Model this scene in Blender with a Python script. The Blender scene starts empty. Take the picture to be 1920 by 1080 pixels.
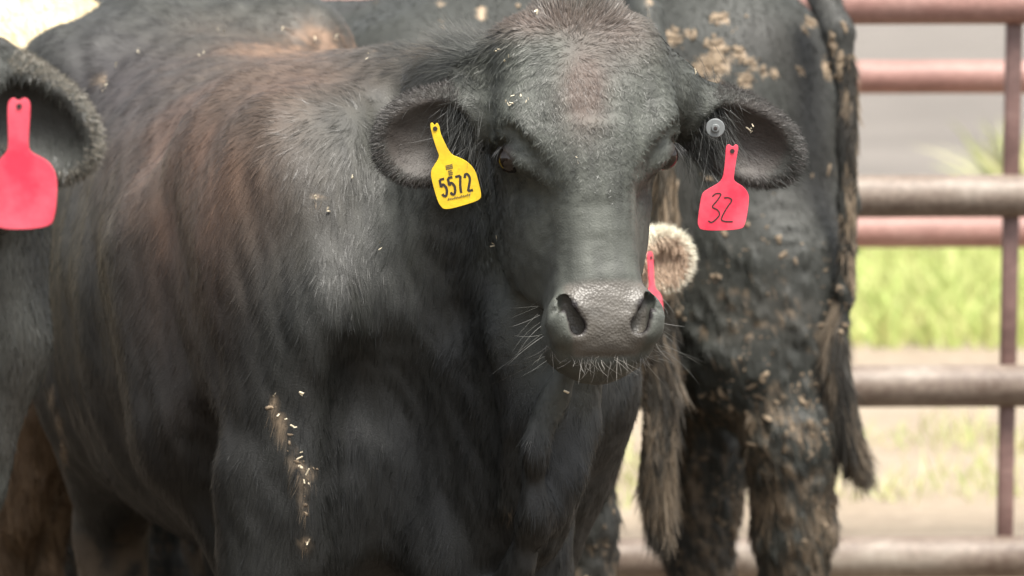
import bpy, math, random
import numpy as np
from mathutils import Vector, Matrix
S = bpy.context.scene
C = S.collection
rad = math.radians
rng = np.random.default_rng(7)
random.seed(7)

# ------------------------------------------------------------------ camera, sky, sun, exposure
CAM_H, PITCH, TH = 1.55, rad(4.4), 0.71 / 6.0
cd = bpy.data.cameras.new('camera'); cam = bpy.data.objects.new('camera', cd); C.objects.link(cam)
cam.location = (0, 0, CAM_H); cam.rotation_euler = (rad(90) - PITCH, rad(0.55), 0)
cd.sensor_width = 36; cd.lens = 18 / TH; cd.clip_end = 2000; cd.clip_start = 0.1
cd.dof.use_dof = True; cd.dof.focus_distance = 6.0; cd.dof.aperture_fstop = 6.0
S.camera = cam
w = bpy.data.worlds.new('World'); S.world = w; w.use_nodes = True
nt = w.node_tree; bg = nt.nodes['Background']
sky = nt.nodes.new('ShaderNodeTexSky'); sky.sky_type = 'NISHITA'; sky.sun_disc = False
SUN_EL, SUN_AZ = rad(66), rad(150)
sky.sun_elevation = SUN_EL; sky.sun_rotation = SUN_AZ; sky.dust_density = 3.0; sky.air_density = 1.0
hs = nt.nodes.new('ShaderNodeHueSaturation'); hs.inputs['Saturation'].default_value = 0.22
nt.links.new(sky.outputs[0], hs.inputs['Color']); nt.links.new(hs.outputs[0], bg.inputs[0])
bg.inputs[1].default_value = 0.11
sd = bpy.data.lights.new('sun', 'SUN'); sd.energy = 2.5; sd.angle = rad(20); sd.color = (1, .95, .87)
so = bpy.data.objects.new('sun', sd); C.objects.link(so)
_sv = Vector((math.sin(SUN_AZ) * math.cos(SUN_EL), math.cos(SUN_AZ) * math.cos(SUN_EL), math.sin(SUN_EL)))
so.rotation_euler = _sv.to_track_quat('Z', 'Y').to_euler(); so.location = (0, 0, 12)
S.view_settings.view_transform = 'Standard'; S.view_settings.look = 'None'
S.view_settings.exposure = 1.5; S.view_settings.gamma = 1
S.render.engine = 'CYCLES'
S.cycles.max_bounces = 5; S.cycles.diffuse_bounces = 2; S.cycles.glossy_bounces = 2
S.cycles.caustics_reflective = False; S.cycles.caustics_refractive = False

# ------------------------------------------------------------------ photo helpers
CM = np.array(cam.rotation_euler.to_matrix()); CL = np.array(cam.location)
def at(px, py, Y):
    """a point of the place at distance Y that is seen at the photo's pixel"""
    d = CM @ np.array([(px - 960) / 960 * TH, -(py - 540) / 960 * TH, -1.0])
    return CL + d * (Y / d[1])
def pix(P):
    q = (P - CL) @ CM
    return 960 + q[..., 0] / -q[..., 2] / TH * 960, 540 - q[..., 1] / -q[..., 2] / TH * 960

# ------------------------------------------------------------------ noise
_T = np.random.default_rng(3).random((32, 32, 32)).astype(np.float32)
def vnoise(P, f, off=0.0):
    q = np.asarray(P, dtype=np.float64) * f + off + 100
    i = np.floor(q).astype(np.int64); t = q - i; t = t * t * (3 - 2 * t); i &= 31; j = (i + 1) & 31
    x0, y0, z0 = i[..., 0], i[..., 1], i[..., 2]; x1, y1, z1 = j[..., 0], j[..., 1], j[..., 2]
    a, b, c = t[..., 0], t[..., 1], t[..., 2]
    return ((_T[x0, y0, z0] * (1 - a) + _T[x1, y0, z0] * a) * (1 - b) + (_T[x0, y1, z0] * (1 - a) + _T[x1, y1, z0] * a) * b) * (1 - c) + \
           ((_T[x0, y0, z1] * (1 - a) + _T[x1, y0, z1] * a) * (1 - b) + (_T[x0, y1, z1] * (1 - a) + _T[x1, y1, z1] * a) * b) * c
def fbm(P, f, o=3, off=0.0):
    s = 0; a = .5; n = 0
    for k in range(o):
        s = s + a * vnoise(P, f * 2 ** k, off + 7.3 * k); n += a; a *= .5
    return s / n
def sstep(a, b, x):
    t = np.clip((x - a) / (b - a), 0, 1); return t * t * (3 - 2 * t)
def nrm(v): return v / np.maximum(np.linalg.norm(v, axis=-1, keepdims=True), 1e-9)

# ------------------------------------------------------------------ implicit bodies on a rectilinear grid
def lines(lo, hi, h, fine=None):
    if not fine: return np.arange(lo, hi + h, h)
    a, b, hf = fine; out = []
    x = a
    L = []
    while x > lo: x -= h; L.append(x)
    out += L[::-1]
    x = a
    while x < b: out.append(x); x += hf
    while x < hi + h: out.append(x); x += h
    return np.array(out)
class Field:
    def __init__(s, xs, ys, zs):
        s.g = [np.asarray(v, np.float32) for v in (xs, ys, zs)]
        s.F = np.full([len(v) for v in s.g], 0.3, np.float32)
    def op(s, prim, k=.03, cut=False):
        fn, lo, hi = prim; m = k + .03; sl = []
        for d in range(3):
            a = max(np.searchsorted(s.g[d], lo[d] - m), 0); b = np.searchsorted(s.g[d], hi[d] + m)
            if b <= a: return
            sl.append(slice(a, b))
        sl = tuple(sl)
        d = fn(s.g[0][sl[0]][:, None, None], s.g[1][sl[1]][None, :, None], s.g[2][sl[2]][None, None, :]).astype(np.float32)
        A = s.F[sl]
        if cut:
            d = -d; h = np.maximum(k - np.abs(A - d), 0) / k; s.F[sl] = np.maximum(A, d) + h * h * k * .25
        else:
            h = np.maximum(k - np.abs(A - d), 0) / k; s.F[sl] = np.minimum(A, d) - h * h * k * .25
    def mesh(s):
        F = s.F; ins = F < 0
        nx, ny, nz = F.shape
        cnt = np.zeros((nx - 1, ny - 1, nz - 1), np.int8)
        for a in (0, 1):
            for b in (0, 1):
                for c in (0, 1): cnt += ins[a:nx - 1 + a, b:ny - 1 + b, c:nz - 1 + c]
        I = np.argwhere((cnt > 0) & (cnt < 8))
        idx = np.full(cnt.shape, -1, np.int32); idx[I[:, 0], I[:, 1], I[:, 2]] = np.arange(len(I))
        co = [(a, b, c) for a in (0, 1) for b in (0, 1) for c in (0, 1)]
        V = np.stack([F[I[:, 0] + a, I[:, 1] + b, I[:, 2] + c] for a, b, c in co], 1)
        acc = np.zeros((len(I), 3)); n = np.zeros(len(I))
        for p in range(8):
            for q in range(p + 1, 8):
                d = np.array(co[q]) - np.array(co[p])
                if np.abs(d).sum() != 1: continue
                m = (V[:, p] < 0) != (V[:, q] < 0)
                t = V[:, p] / np.where(m, V[:, p] - V[:, q], 1)
                acc += np.where(m[:, None], np.array(co[p]) + t[:, None] * d, 0); n += m
        acc /= n[:, None]
        P = np.empty_like(acc)
        for d in range(3):
            g = s.g[d]; P[:, d] = g[I[:, d]] + acc[:, d] * (g[I[:, d] + 1] - g[I[:, d]])
        Q = []
        for ax in range(3):
            o1, o2 = [(1, 2), (2, 0), (0, 1)][ax]
            sa = [slice(None)] * 3; sb = [slice(None)] * 3; sa[ax] = slice(0, -1); sb[ax] = slice(1, None)
            ia, ib = ins[tuple(sa)], ins[tuple(sb)]
            E = np.argwhere(ia != ib)
            E = E[(E[:, o1] > 0) & (E[:, o2] > 0) & (E[:, o1] < F.shape[o1] - 1) & (E[:, o2] < F.shape[o2] - 1)]
            flip = ia[E[:, 0], E[:, 1], E[:, 2]]
            def c_(a, b):
                e = E.copy(); e[:, o1] -= a; e[:, o2] -= b; return idx[e[:, 0], e[:, 1], e[:, 2]]
            q = np.stack([c_(1, 1), c_(0, 1), c_(0, 0), c_(1, 0)], 1)
            q[~flip] = q[~flip][:, ::-1]; Q.append(q)
        return P, np.concatenate(Q)
class Frame:
    def __init__(s, o, e1, e2, e3, sc=1.0):
        s.o = np.array(o, float); s.E = np.array([e1, e2, e3], float); s.sc = sc
    def P(s, a, b, c): return s.o + s.sc * (a * s.E[0] + b * s.E[1] + c * s.E[2])
    def inv(s, P): return (P - s.o) @ s.E.T / s.sc
def ell(c, R, r):
    c = np.array(c, float); R = np.array(R, float); r = np.array(r, float); ext = np.abs(R.T) @ r
    def fn(X, Y, Z):
        X = X - c[0]; Y = Y - c[1]; Z = Z - c[2]
        q = [R[i, 0] * X + R[i, 1] * Y + R[i, 2] * Z for i in range(3)]
        k0 = np.sqrt(sum((q[i] / r[i]) ** 2 for i in range(3))); k1 = np.sqrt(sum((q[i] / r[i] ** 2) ** 2 for i in range(3)))
        return k0 * (k0 - 1) / np.maximum(k1, 1e-6)
    return fn, c - ext, c + ext
def cap(a, b, ra, rb, flat=None):
    a = np.array(a, float); b = np.array(b, float); m = max(ra, rb); ba = b - a; L = ba @ ba + 1e-12
    def fn(X, Y, Z):
        X = X - a[0]; Y = Y - a[1]; Z = Z - a[2]
        h = np.clip((X * ba[0] + Y * ba[1] + Z * ba[2]) / L, 0, 1)
        X = X - h * ba[0]; Y = Y - h * ba[1]; Z = Z - h * ba[2]
        d2 = X * X + Y * Y + Z * Z
        if flat:
            n, s = flat; e = X * n[0] + Y * n[1] + Z * n[2]; d2 = d2 + e * e * (1 / s ** 2 - 1)
        return np.sqrt(d2) - (ra + (rb - ra) * h)
    return fn, np.minimum(a, b) - m, np.maximum(a, b) + m
def pchip(x, y, q):
    x = np.array(x, float); y = np.array(y, float); h = np.diff(x); d = np.diff(y) / h; m = np.zeros(len(x))
    for i in range(1, len(x) - 1):
        if d[i - 1] * d[i] > 0:
            w1 = 2 * h[i] + h[i - 1]; w2 = h[i] + 2 * h[i - 1]; m[i] = (w1 + w2) / (w1 / d[i - 1] + w2 / d[i])
    m[0] = d[0]; m[-1] = d[-1]
    q = np.clip(q, x[0], x[-1]); i = np.clip(np.searchsorted(x, q) - 1, 0, len(x) - 2); t = (q - x[i]) / h[i]
    return (2 * t ** 3 - 3 * t ** 2 + 1) * y[i] + (t ** 3 - 2 * t ** 2 + t) * h[i] * m[i] + (-2 * t ** 3 + 3 * t ** 2) * y[i + 1] + (t ** 3 - t ** 2) * h[i] * m[i + 1]
def loft(fr, rows, n=2.4):
    """rows: (t, side half width, low, high); t along axis 1, side along axis 2, low/high along axis 3"""
    R = np.array(rows, float); ts = np.linspace(R[0, 0], R[-1, 0], 200)
    A, Lo, Hi = [pchip(R[:, 0], R[:, k], ts).astype(np.float32) for k in (1, 2, 3)]
    pts = np.array([fr.P(t, a, z) for t in (R[0, 0], R[-1, 0]) for a in (-A.max(), A.max()) for z in (Lo.min(), Hi.max())])
    E, o, sc = fr.E, fr.o, fr.sc
    def fn(X, Y, Z):
        X = (X - o[0]) / sc; Y = (Y - o[1]) / sc; Z = (Z - o[2]) / sc
        t = E[0, 0] * X + E[0, 1] * Y + E[0, 2] * Z; s = E[1, 0] * X + E[1, 1] * Y + E[1, 2] * Z; z = E[2, 0] * X + E[2, 1] * Y + E[2, 2] * Z
        tc = np.clip(t, ts[0], ts[-1]); u = (tc - ts[0]) / (ts[-1] - ts[0]) * 199; i = np.minimum(u.astype(np.int32), 198); u = u - i
        a, lo, hi = [v[i] * (1 - u) + v[i + 1] * u for v in (A, Lo, Hi)]
        b = (hi - lo) / 2; c = (hi + lo) / 2
        q = ((np.abs(s) / a) ** n + (np.abs(z - c) / b) ** n) ** (1 / n)
        d = (q - 1) * np.minimum(a, b); e = np.abs(t - tc)
        return np.where(e > 0, np.sqrt(np.maximum(d, 0) ** 2 + e * e), d) * sc
    return fn, pts.min(0), pts.max(0)

# ------------------------------------------------------------------ cow anatomy
BODY = [(-1.60, .05, 1.08, 1.20), (-1.56, .15, .92, 1.33), (-1.45, .235, .80, 1.40), (-1.22, .285, .66, 1.455), (-.85, .36, .585, 1.42), (-.45, .385, .55, 1.405),
        (-.12, .345, .56, 1.425), (.08, .30, .575, 1.41), (.24, .25, .61, 1.33), (.36, .18, .68, 1.20), (.44, .07, .80, 1.0)]
def body_prims(fr, F, legs=(0, 0, 0, 0), hind=True, rows=BODY):
    """fr axes: forward, left-of-picture side, up"""
    F.op(loft(fr, rows, 2.35), .03)
    P = fr.P; sc = fr.sc; U = lambda f, r, k: F.op((f), k * sc)
    for i, sg in enumerate((1, -1)):
        E = fr.E
        # hook bones, thigh, round
        F.op(ell(P(-1.12, sg * .235, 1.35), E, np.array((.11, .06, .06)) * sc), .12)
        if hind: F.op(cap(P(-1.32, sg * .15, 1.12), P(-1.16 + legs[i], sg * .19, .80), .20 * sc, .135 * sc), .12)
        if hind: F.op(cap(P(-1.40, sg * .16, 1.02), P(-1.36 + legs[i], sg * .17, .72), .15 * sc, .09 * sc), .10)
        # gaskin, hock, cannon, hoof
        kx = -1.42 + legs[i]
        if hind: F.op(cap(P(-1.18 + legs[i], sg * .185, .80), P(kx + .02, sg * .16, .53), .115 * sc, .062 * sc), .08)
        if hind: F.op(cap(P(kx - .03, sg * .16, .56), P(kx + .03, sg * .16, .44), .048 * sc, .055 * sc), .05)
        if hind: F.op(cap(P(kx + .02, sg * .16, .50), P(kx + .06, sg * .16, .15), .052 * sc, .040 * sc), .04)
        if hind: F.op(cap(P(kx + .06, sg * .16, .14), P(kx + .11, sg * .16, .05), .052 * sc, .06 * sc), .03)
        # shoulder blade, point of shoulder, arm
        F.op(cap(P(-.02, sg * .20, 1.22), P(.20, sg * .215, .90), .13 * sc, .115 * sc), .10)
        F.op(ell(P(.03, sg * .235, .83), E, np.array((.17, .085, .17)) * sc), .10)
        fx = .02 + legs[2 + i]
        F.op(cap(P(.06, sg * .21, .80), P(fx + .02, sg * .19, .52), .13 * sc, .085 * sc), .08)
        F.op(cap(P(fx + .02, sg * .185, .55), P(fx + .03, sg * .175, .40), .08 * sc, .062 * sc), .05)
        F.op(cap(P(fx + .03, sg * .175, .38), P(fx, sg * .17, .14), .052 * sc, .044 * sc), .04)
        F.op(cap(P(fx, sg * .17, .13), P(fx + .05, sg * .17, .05), .055 * sc, .062 * sc), .03)
HEAD_A = [(-.236, .038, -.09, .0), (-.212, .058, -.115, .026), (-.175, .079, -.13, .042), (-.13, .100, -.15, .052), (-.06, .118, -.17, .062), (-.01, .116, -.17, .062), (.022, .102, -.15, .058), (.05, .074, -.12, .050), (.072, .04, -.08, .04)]
HEAD_N = [(-.02, .050, -.15, .058), (.04, .061, -.15, .058), (.10, .064, -.15, .051), (.16, .063, -.14, .045), (.20, .066, -.12, .046), (.245, .077, -.10, .043), (.275, .076, -.095, .032), (.298, .062, -.075, .012), (.312, .038, -.05, -.01)]
HEAD_J = [(-.08, .086, -.19, -.03), (-.02, .102, -.20, -.014), (.05, .098, -.20, .000), (.10, .087, -.19, -.002), (.15, .070, -.165, -.006), (.19, .055, -.13, -.02)]
def head_prims(hf, F, sc=1.0, jaw=True):
    """hf axes: down the face (v), picture-right (u), out of the face (w)"""
    P, E = hf.P, hf.E
    F.op(loft(hf, HEAD_J, 2.5), .02); F.op(loft(hf, HEAD_A, 2.9), .018); F.op(loft(hf, HEAD_N, 3.0), .022)
    for sg in (-1, 1):
        F.op(ell(P(.06, sg * .060, -.125), E, np.array((.12, .036, .09)) * sc), .04)          # jaw
        F.op(ell(P(-.030, sg * .100, .012), E, np.array((.050, .030, .040)) * sc), .03); F.op(cap(P(-.019, sg * .123, -.018), P(.001, sg * .113, .022), .0105 * sc, .010 * sc), .010)         # brow
        F.op(ell(P(-.13, sg * .085, -.02), E, np.array((.07, .04, .06)) * sc), .05)             # temple
        F.op(cap(P(-.02, sg * .120, .034), P(.050, sg * .076, .050), .014 * sc, .018 * sc), .014, True)   # hollow before the eye
        F.op(cap(P(-.175, sg * .060, -.06), P(-.115, sg * .135, -.06), .034 * sc, .036 * sc), .03)      # ear strap
        F.op(ell(P(.005, sg * .122, -.004), E, np.array((.026, .018, .030)) * sc), .012, True)  # socket
        F.op(ell(P(.003, sg * .108, -.004), E, np.array((.021, .018, .024)) * sc), .006)        # lids round the ball
        F.op(ell(P(.245, sg * .057, .024), E, np.array((.036, .026, .026)) * sc), .02)          # nostril wing
        F.op(cap(P(.214, sg * .063, .060), P(.260, sg * .043, .048), .009 * sc, .0135 * sc), .008, True)
        F.op(cap(P(.224, sg * .058, .030), P(.256, sg * .045, .024), .012 * sc, .015 * sc), .006, True)
        F.op(cap(P(.225, sg * .063, .050), P(.238, sg * .074, .038), .004 * sc, .004 * sc), .008, True)
    F.op(ell(P(.288, 0, -.055), E, np.array((.032, .045, .040)) * sc), .02)                      # chin
    F.op(cap(P(.298, -.075, .012), P(.298, .075, .012), .005 * sc, .005 * sc), .006, True)      # mouth line
    F.op(cap(P(.300, -.03, .03), P(.300, .03, .03), .005 * sc, .005 * sc), .006, True)
def ear_prims(F, c, along, face, L, W, sc=1.0, root=None, flat=False):
    along = nrm(np.array(along, float)); n = np.array(face, float); n = nrm(n - along * (n @ along)); b = np.cross(n, along)
    E = [along, b, n]; c = np.array(c)
    F.op(ell(c, E, (L, W, .034 * sc)), .012)
    F.op(cap(c - along * L * .75, c + along * L * .35 + b * 0, .030 * sc, .012 * sc), .03)
    if root is not None:
        F.op(cap(root, c - along * L * .62, .045 * sc, .036 * sc), .05)
    F.op(ell(c + n * .031 * sc + along * .006 - b * .006 * sc * np.sign(b[2]), E, (L * .86, W * .80, .036 * sc)), .016, True)
    return Frame(c, *E)

# ------------------------------------------------------------------ object helpers
def tag(o, label=None, cat=None, group=None, kind=None):
    if label: o['label'] = label
    if cat: o['category'] = cat
    if group: o['group'] = group
    if kind: o['kind'] = kind
    return o
def link(name, me, mat, parent=None):
    o = bpy.data.objects.new(name, me); C.objects.link(o)
    if mat: me.materials.append(mat)
    if parent: o.parent = parent; o.matrix_parent_inverse = parent.matrix_world.inverted()
    return o
def empty(name, loc):
    o = bpy.data.objects.new(name, None); C.objects.link(o); o.location = loc; o.empty_display_size = .1
    bpy.context.view_layer.update(); return o
def np_mesh(name, P, Q, col=None, bare=None):
    """P verts, Q quads (k,4) or list of (array) polys"""
    me = bpy.data.meshes.new(name)
    Qs = Q if isinstance(Q, list) else [Q]
    me.vertices.add(len(P)); me.vertices.foreach_set('co', np.ascontiguousarray(P, np.float32).ravel())
    nl = sum(q.size for q in Qs); npol = sum(len(q) for q in Qs)
    me.loops.add(nl); me.loops.foreach_set('vertex_index', np.concatenate([q.ravel() for q in Qs]).astype(np.int32))
    me.polygons.add(npol)
    sizes = np.concatenate([np.full(len(q), q.shape[1], np.int32) for q in Qs]); st = np.concatenate([[0], np.cumsum(sizes)[:-1]]).astype(np.int32)
    me.polygons.foreach_set('loop_start', st)
    me.polygons.foreach_set('use_smooth', np.ones(npol, bool))
    me.update(calc_edges=True); me.validate()
    if col is not None:
        a = me.attributes.new('Col', 'FLOAT_COLOR', 'POINT'); c = np.ones((len(P), 4), np.float32); c[:, :3] = col; a.data.foreach_set('color', c.ravel())
    if bare is not None:
        a = me.attributes.new('Bare', 'FLOAT', 'POINT'); a.data.foreach_set('value', np.ascontiguousarray(bare, np.float32))
    return me
def vnormals(P, Q):
    fn = np.cross(P[Q[:, 2]] - P[Q[:, 0]], P[Q[:, 3]] - P[Q[:, 1]]); N = np.zeros_like(P)
    for k in range(4):
        for d in range(3): N[:, d] += np.bincount(Q[:, k], fn[:, d], len(P))
    return nrm(N), fn
def relax(P, Q, it=2, lam=.5):
    for _ in range(it):
        A = np.zeros_like(P); n = np.zeros(len(P))
        for k in range(4):
            a, b = Q[:, k], Q[:, (k + 1) % 4]
            for d in range(3): A[:, d] += np.bincount(a, P[b, d], len(P)) + np.bincount(b, P[a, d], len(P))
            n += np.bincount(a, minlength=len(P)) + np.bincount(b, minlength=len(P))
        P = P + lam * (A / np.maximum(n, 1)[:, None] - P)
    return P
def strands(R, T, N, L, W, lift, col, bend=None, seg=3, twist=.5, tipdark=0.0):
    """flat tapering hairs: roots, directions, surface normals, lengths, widths"""
    n = len(R); L = L[:, None]; rt = rng.normal(0, twist, (n, 1))
    B0 = nrm(np.cross(T, N)); B = nrm(B0 * np.cos(rt) + N * np.sin(rt))
    if bend is None: bend = np.zeros((n, 3))
    V = np.empty((n, 2 * seg + 1, 3), np.float32)
    for i in range(seg + 1):
        t = i / seg
        c = R + T * L * t + N * (lift[:, None] * L * (t ** .7)) + bend * L * t * t
        if i < seg:
            ww = W[:, None] * (1 - .55 * t) * .5; V[:, 2 * i] = c - B * ww; V[:, 2 * i + 1] = c + B * ww
        else: V[:, 2 * seg] = c
    base = (np.arange(n) * (2 * seg + 1))[:, None]
    qs = [base + np.array([2 * i, 2 * i + 1, 2 * i + 3, 2 * i + 2]) for i in range(seg - 1)]
    tri = base + np.array([2 * seg - 2, 2 * seg - 1, 2 * seg])
    cc = np.repeat(col[:, None, :], 2 * seg + 1, 1)
    return V.reshape(-1, 3), [np.concatenate(qs), tri], cc.reshape(-1, 3)
def coat(name, parent, P, Q, N, fn, count, flow, length, colf, mat, width=.0008, lift=.14, wave=.25, dens=None, view=True, seg=3, twist=.5):
    area = np.linalg.norm(fn, axis=1); ctr = P[Q].mean(1); wgt = area.copy()
    if view:
        d = nrm(CL - ctr); f = (nrm(fn) * d).sum(1); wgt = wgt * sstep(-.45, -.1, f)
        x, y = pix(ctr); vis = (x > -150) & (x < 2070) & (y > -160) & (y < 1240); wgt = wgt * np.where(vis, 1, .12)
    if dens is not None: wgt = wgt * dens(ctr)
    fi = rng.choice(len(Q), count, p=wgt / wgt.sum()); a = rng.random((count, 1)); b = rng.random((count, 1))
    q = Q[fi]
    bl = lambda A: (A[q[:, 0]] * (1 - a) + A[q[:, 1]] * a) * (1 - b) + (A[q[:, 3]] * (1 - a) + A[q[:, 2]] * a) * b
    R = bl(P); NN = nrm(bl(N)); T = flow(R, NN)
    for f_, am in ((14, wave), (55, wave * .9), (160, wave * .7)):
        T = T + am * 2 * (np.stack([vnoise(R, f_, 11), vnoise(R, f_, 37), vnoise(R, f_, 71)], 1) - .5)
    T = T - NN * (T * NN).sum(1, keepdims=True); T = nrm(T)
    Ln = length(R) * rng.uniform(.6, 1.25, count)
    keep = Ln > .001; R, NN, T, Ln = R[keep], NN[keep], T[keep], Ln[keep]
    col = colf(R, NN) * rng.uniform(.55, 1.5, (len(R), 1))
    lf = np.full(len(R), lift) * rng.uniform(.3, 1.9, len(R)) if np.isscalar(lift) else lift(R) * rng.uniform(.4, 1.7, len(R))
    V, F_, cc = strands(R - NN * .001, T, NN, Ln, width * rng.uniform(.6, 1.4, len(R)), lf, col, bend=rng.normal(0, .08, (len(R), 3)), seg=seg, twist=twist)
    return link(name, np_mesh(name, V, F_, cc), mat, parent)

# ------------------------------------------------------------------ materials
def mat(name):
    m = bpy.data.materials.new(name); m.use_nodes = True; n = m.node_tree; return m, n, n.nodes['Principled BSDF']
def node(n, t, **kw):
    x = n.nodes.new(t)
    for k, v in kw.items(): setattr(x, k, v)
    return x
def hide_mat():
    m, n, p = mat('hide'); a = node(n, 'ShaderNodeAttribute', attribute_name='Col'); b = node(n, 'ShaderNodeAttribute', attribute_name='Bare')
    n.links.new(a.outputs['Color'], p.inputs['Base Color'])
    tc = node(n, 'ShaderNodeTexCoord'); no = node(n, 'ShaderNodeTexNoise'); no.inputs['Scale'].default_value = 380; no.inputs['Detail'].default_value = 3
    vo = node(n, 'ShaderNodeTexVoronoi'); vo.inputs['Scale'].default_value = 260
    n.links.new(tc.outputs['Object'], no.inputs['Vector']); n.links.new(tc.outputs['Object'], vo.inputs['Vector'])
    mx = node(n, 'ShaderNodeMix'); n.links.new(b.outputs['Fac'], mx.inputs['Factor']); n.links.new(no.outputs['Fac'], mx.inputs[2]); n.links.new(vo.outputs['Distance'], mx.inputs[3])
    bu = node(n, 'ShaderNodeBump'); bu.inputs['Strength'].default_value = .37; bu.inputs['Distance'].default_value = .002
    n.links.new(mx.outputs[0], bu.inputs['Height']); n.links.new(bu.outputs[0], p.inputs['Normal'])
    r = node(n, 'ShaderNodeMapRange'); r.inputs['To Min'].default_value = .62; r.inputs['To Max'].default_value = .44
    n.links.new(b.outputs['Fac'], r.inputs['Value']); n.links.new(r.outputs[0], p.inputs['Roughness'])
    return m
def fur_mat(name='fur', rough=.42, spec=.6):
    m, n, p = mat(name); a = node(n, 'ShaderNodeAttribute', attribute_name='Col')
    n.links.new(a.outputs['Color'], p.inputs['Base Color']); p.inputs['Roughness'].default_value = rough
    p.inputs['Specular IOR Level'].default_value = spec
    return m
HIDE, FUR, FURM = hide_mat(), fur_mat('fur', .44, .42), fur_mat('matted_fur', .6, .4)
def plain(name, col, rough=.5, metal=0, spec=.5, noise=None):
    m, n, p = mat(name); p.inputs['Base Color'].default_value = (*col, 1); p.inputs['Roughness'].default_value = rough; p.inputs['Metallic'].default_value = metal
    p.inputs['Specular IOR Level'].default_value = spec
    if noise:
        c2, sc = noise; tc = node(n, 'ShaderNodeTexCoord'); no = node(n, 'ShaderNodeTexNoise'); no.inputs['Scale'].default_value = sc; no.inputs['Detail'].default_value = 6
        no.inputs['Roughness'].default_value = .65
        cr = node(n, 'ShaderNodeValToRGB'); cr.color_ramp.elements[0].position = .38; cr.color_ramp.elements[1].position = .66
        cr.color_ramp.elements[0].color = (*col, 1); cr.color_ramp.elements[1].color = (*c2, 1)
        n.links.new(tc.outputs['Object'], no.inputs['Vector']); n.links.new(no.outputs['Fac'], cr.inputs['Fac']); n.links.new(cr.outputs[0], p.inputs['Base Color'])
        bu = node(n, 'ShaderNodeBump'); bu.inputs['Strength'].default_value = .25; bu.inputs['Distance'].default_value = .004
        n.links.new(no.outputs['Fac'], bu.inputs['Height']); n.links.new(bu.outputs[0], p.inputs['Normal'])
    return m
M_EYE = plain('wet_eye', (.012, .008, .006), .06)
M_YEL = plain('yellow_plastic', (.86, .60, .03), .38, noise=((.74, .47, .03), 40))
M_RED = plain('red_plastic', (.78, .042, .085), .42, noise=((.90, .13, .18), 14))
M_INK = plain('black_ink', (.03, .022, .02), .6)
M_INK2 = plain('faded_ink', (.16, .11, .04), .6)
M_GREY = plain('grey_plastic', (.17, .18, .18), .4)
M_STRAW = plain('straw', (.72, .63, .46), .7)

# ================================================================== ground
def grid_mesh(name, x0, x1, y0, y1, nx, ny, zf):
    X, Y = np.meshgrid(np.linspace(x0, x1, nx), np.linspace(y0, y1, ny), indexing='ij')
    P = np.stack([X.ravel(), Y.ravel(), np.zeros(X.size)], 1); P[:, 2] = zf(P)
    i = (np.arange(nx - 1)[:, None] * ny + np.arange(ny - 1)[None, :]).ravel()
    return np_mesh(name, P, np.stack([i, i + ny, i + ny + 1, i + 1], 1))
mg, n, p = mat('pen_dirt')
tc = node(n, 'ShaderNodeTexCoord')
def nz(sc, det=5, rg=.6):
    a = node(n, 'ShaderNodeTexNoise'); a.inputs['Scale'].default_value = sc; a.inputs['Detail'].default_value = det; a.inputs['Roughness'].default_value = rg
    n.links.new(tc.outputs['Object'], a.inputs['Vector']); return a
def ramp(src, els):
    r = node(n, 'ShaderNodeValToRGB')
    while len(r.color_ramp.elements) < len(els): r.color_ramp.elements.new(.5)
    for e, (q, c) in zip(r.color_ramp.elements, els): e.position = q; e.color = (*c, 1)
    n.links.new(src, r.inputs['Fac']); return r
def mix(f, a, b):
    m = node(n, 'ShaderNodeMix', data_type='RGBA'); n.links.new(f, m.inputs[0]); n.links.new(a, m.inputs[6]); n.links.new(b, m.inputs[7]); return m.outputs[2]
a1 = ramp(nz(.9).outputs['Fac'], [(.3, (.25, .19, .135)), (.55, (.33, .265, .19)), (.75, (.40, .335, .25))])
a2 = ramp(nz(14, 8, .75).outputs['Fac'], [(.35, (.22, .175, .13)), (.6, (.36, .295, .22))])
near = mix(nz(3).outputs['Fac'], a1.outputs[0], a2.outputs[0])
far = ramp(nz(.35).outputs['Fac'], [(.35, (.135, .12, .105)), (.6, (.18, .16, .14))])
sx = node(n, 'ShaderNodeSeparateXYZ'); n.links.new(tc.outputs['Object'], sx.inputs[0])
mr = node(n, 'ShaderNodeMapRange'); mr.inputs['From Min'].default_value = 20; mr.inputs['From Max'].default_value = 26
n.links.new(sx.outputs['Y'], mr.inputs['Value'])
dark_pen = ramp(nz(5, 6, .7).outputs['Fac'], [(.35, (.055, .042, .030)), (.6, (.12, .095, .07))])  # pen floor coloured dark to cut light bouncing up from below
mr2 = node(n, 'ShaderNodeMapRange'); mr2.inputs['From Min'].default_value = 9.0; mr2.inputs['From Max'].default_value = 10.2
n.links.new(sx.outputs['Y'], mr2.inputs['Value'])
n.links.new(mix(mr2.outputs[0], dark_pen.outputs[0], mix(mr.outputs[0], near, far.outputs[0])), p.inputs['Base Color'])
bu = node(n, 'ShaderNodeBump'); bu.inputs['Strength'].default_value = .6; bu.inputs['Distance'].default_value = .05
n.links.new(nz(9, 8, .7).outputs['Fac'], bu.inputs['Height']); n.links.new(bu.outputs[0], p.inputs['Normal']); p.inputs['Roughness'].default_value = .95
gz = lambda P: .03 * (fbm(P, 1.3, 3) - .5) * (np.abs(P[:, 0]) < 40)
ground = link('ground', grid_mesh('ground', -60, 60, -6, 150, 300, 390, gz), mg); tag(ground, kind='structure')
outer = link('ground', grid_mesh('ground_far', -900, 900, -500, 1500, 8, 8, lambda P: np.full(len(P), -.04)), mg); tag(outer, kind='structure')
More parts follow.
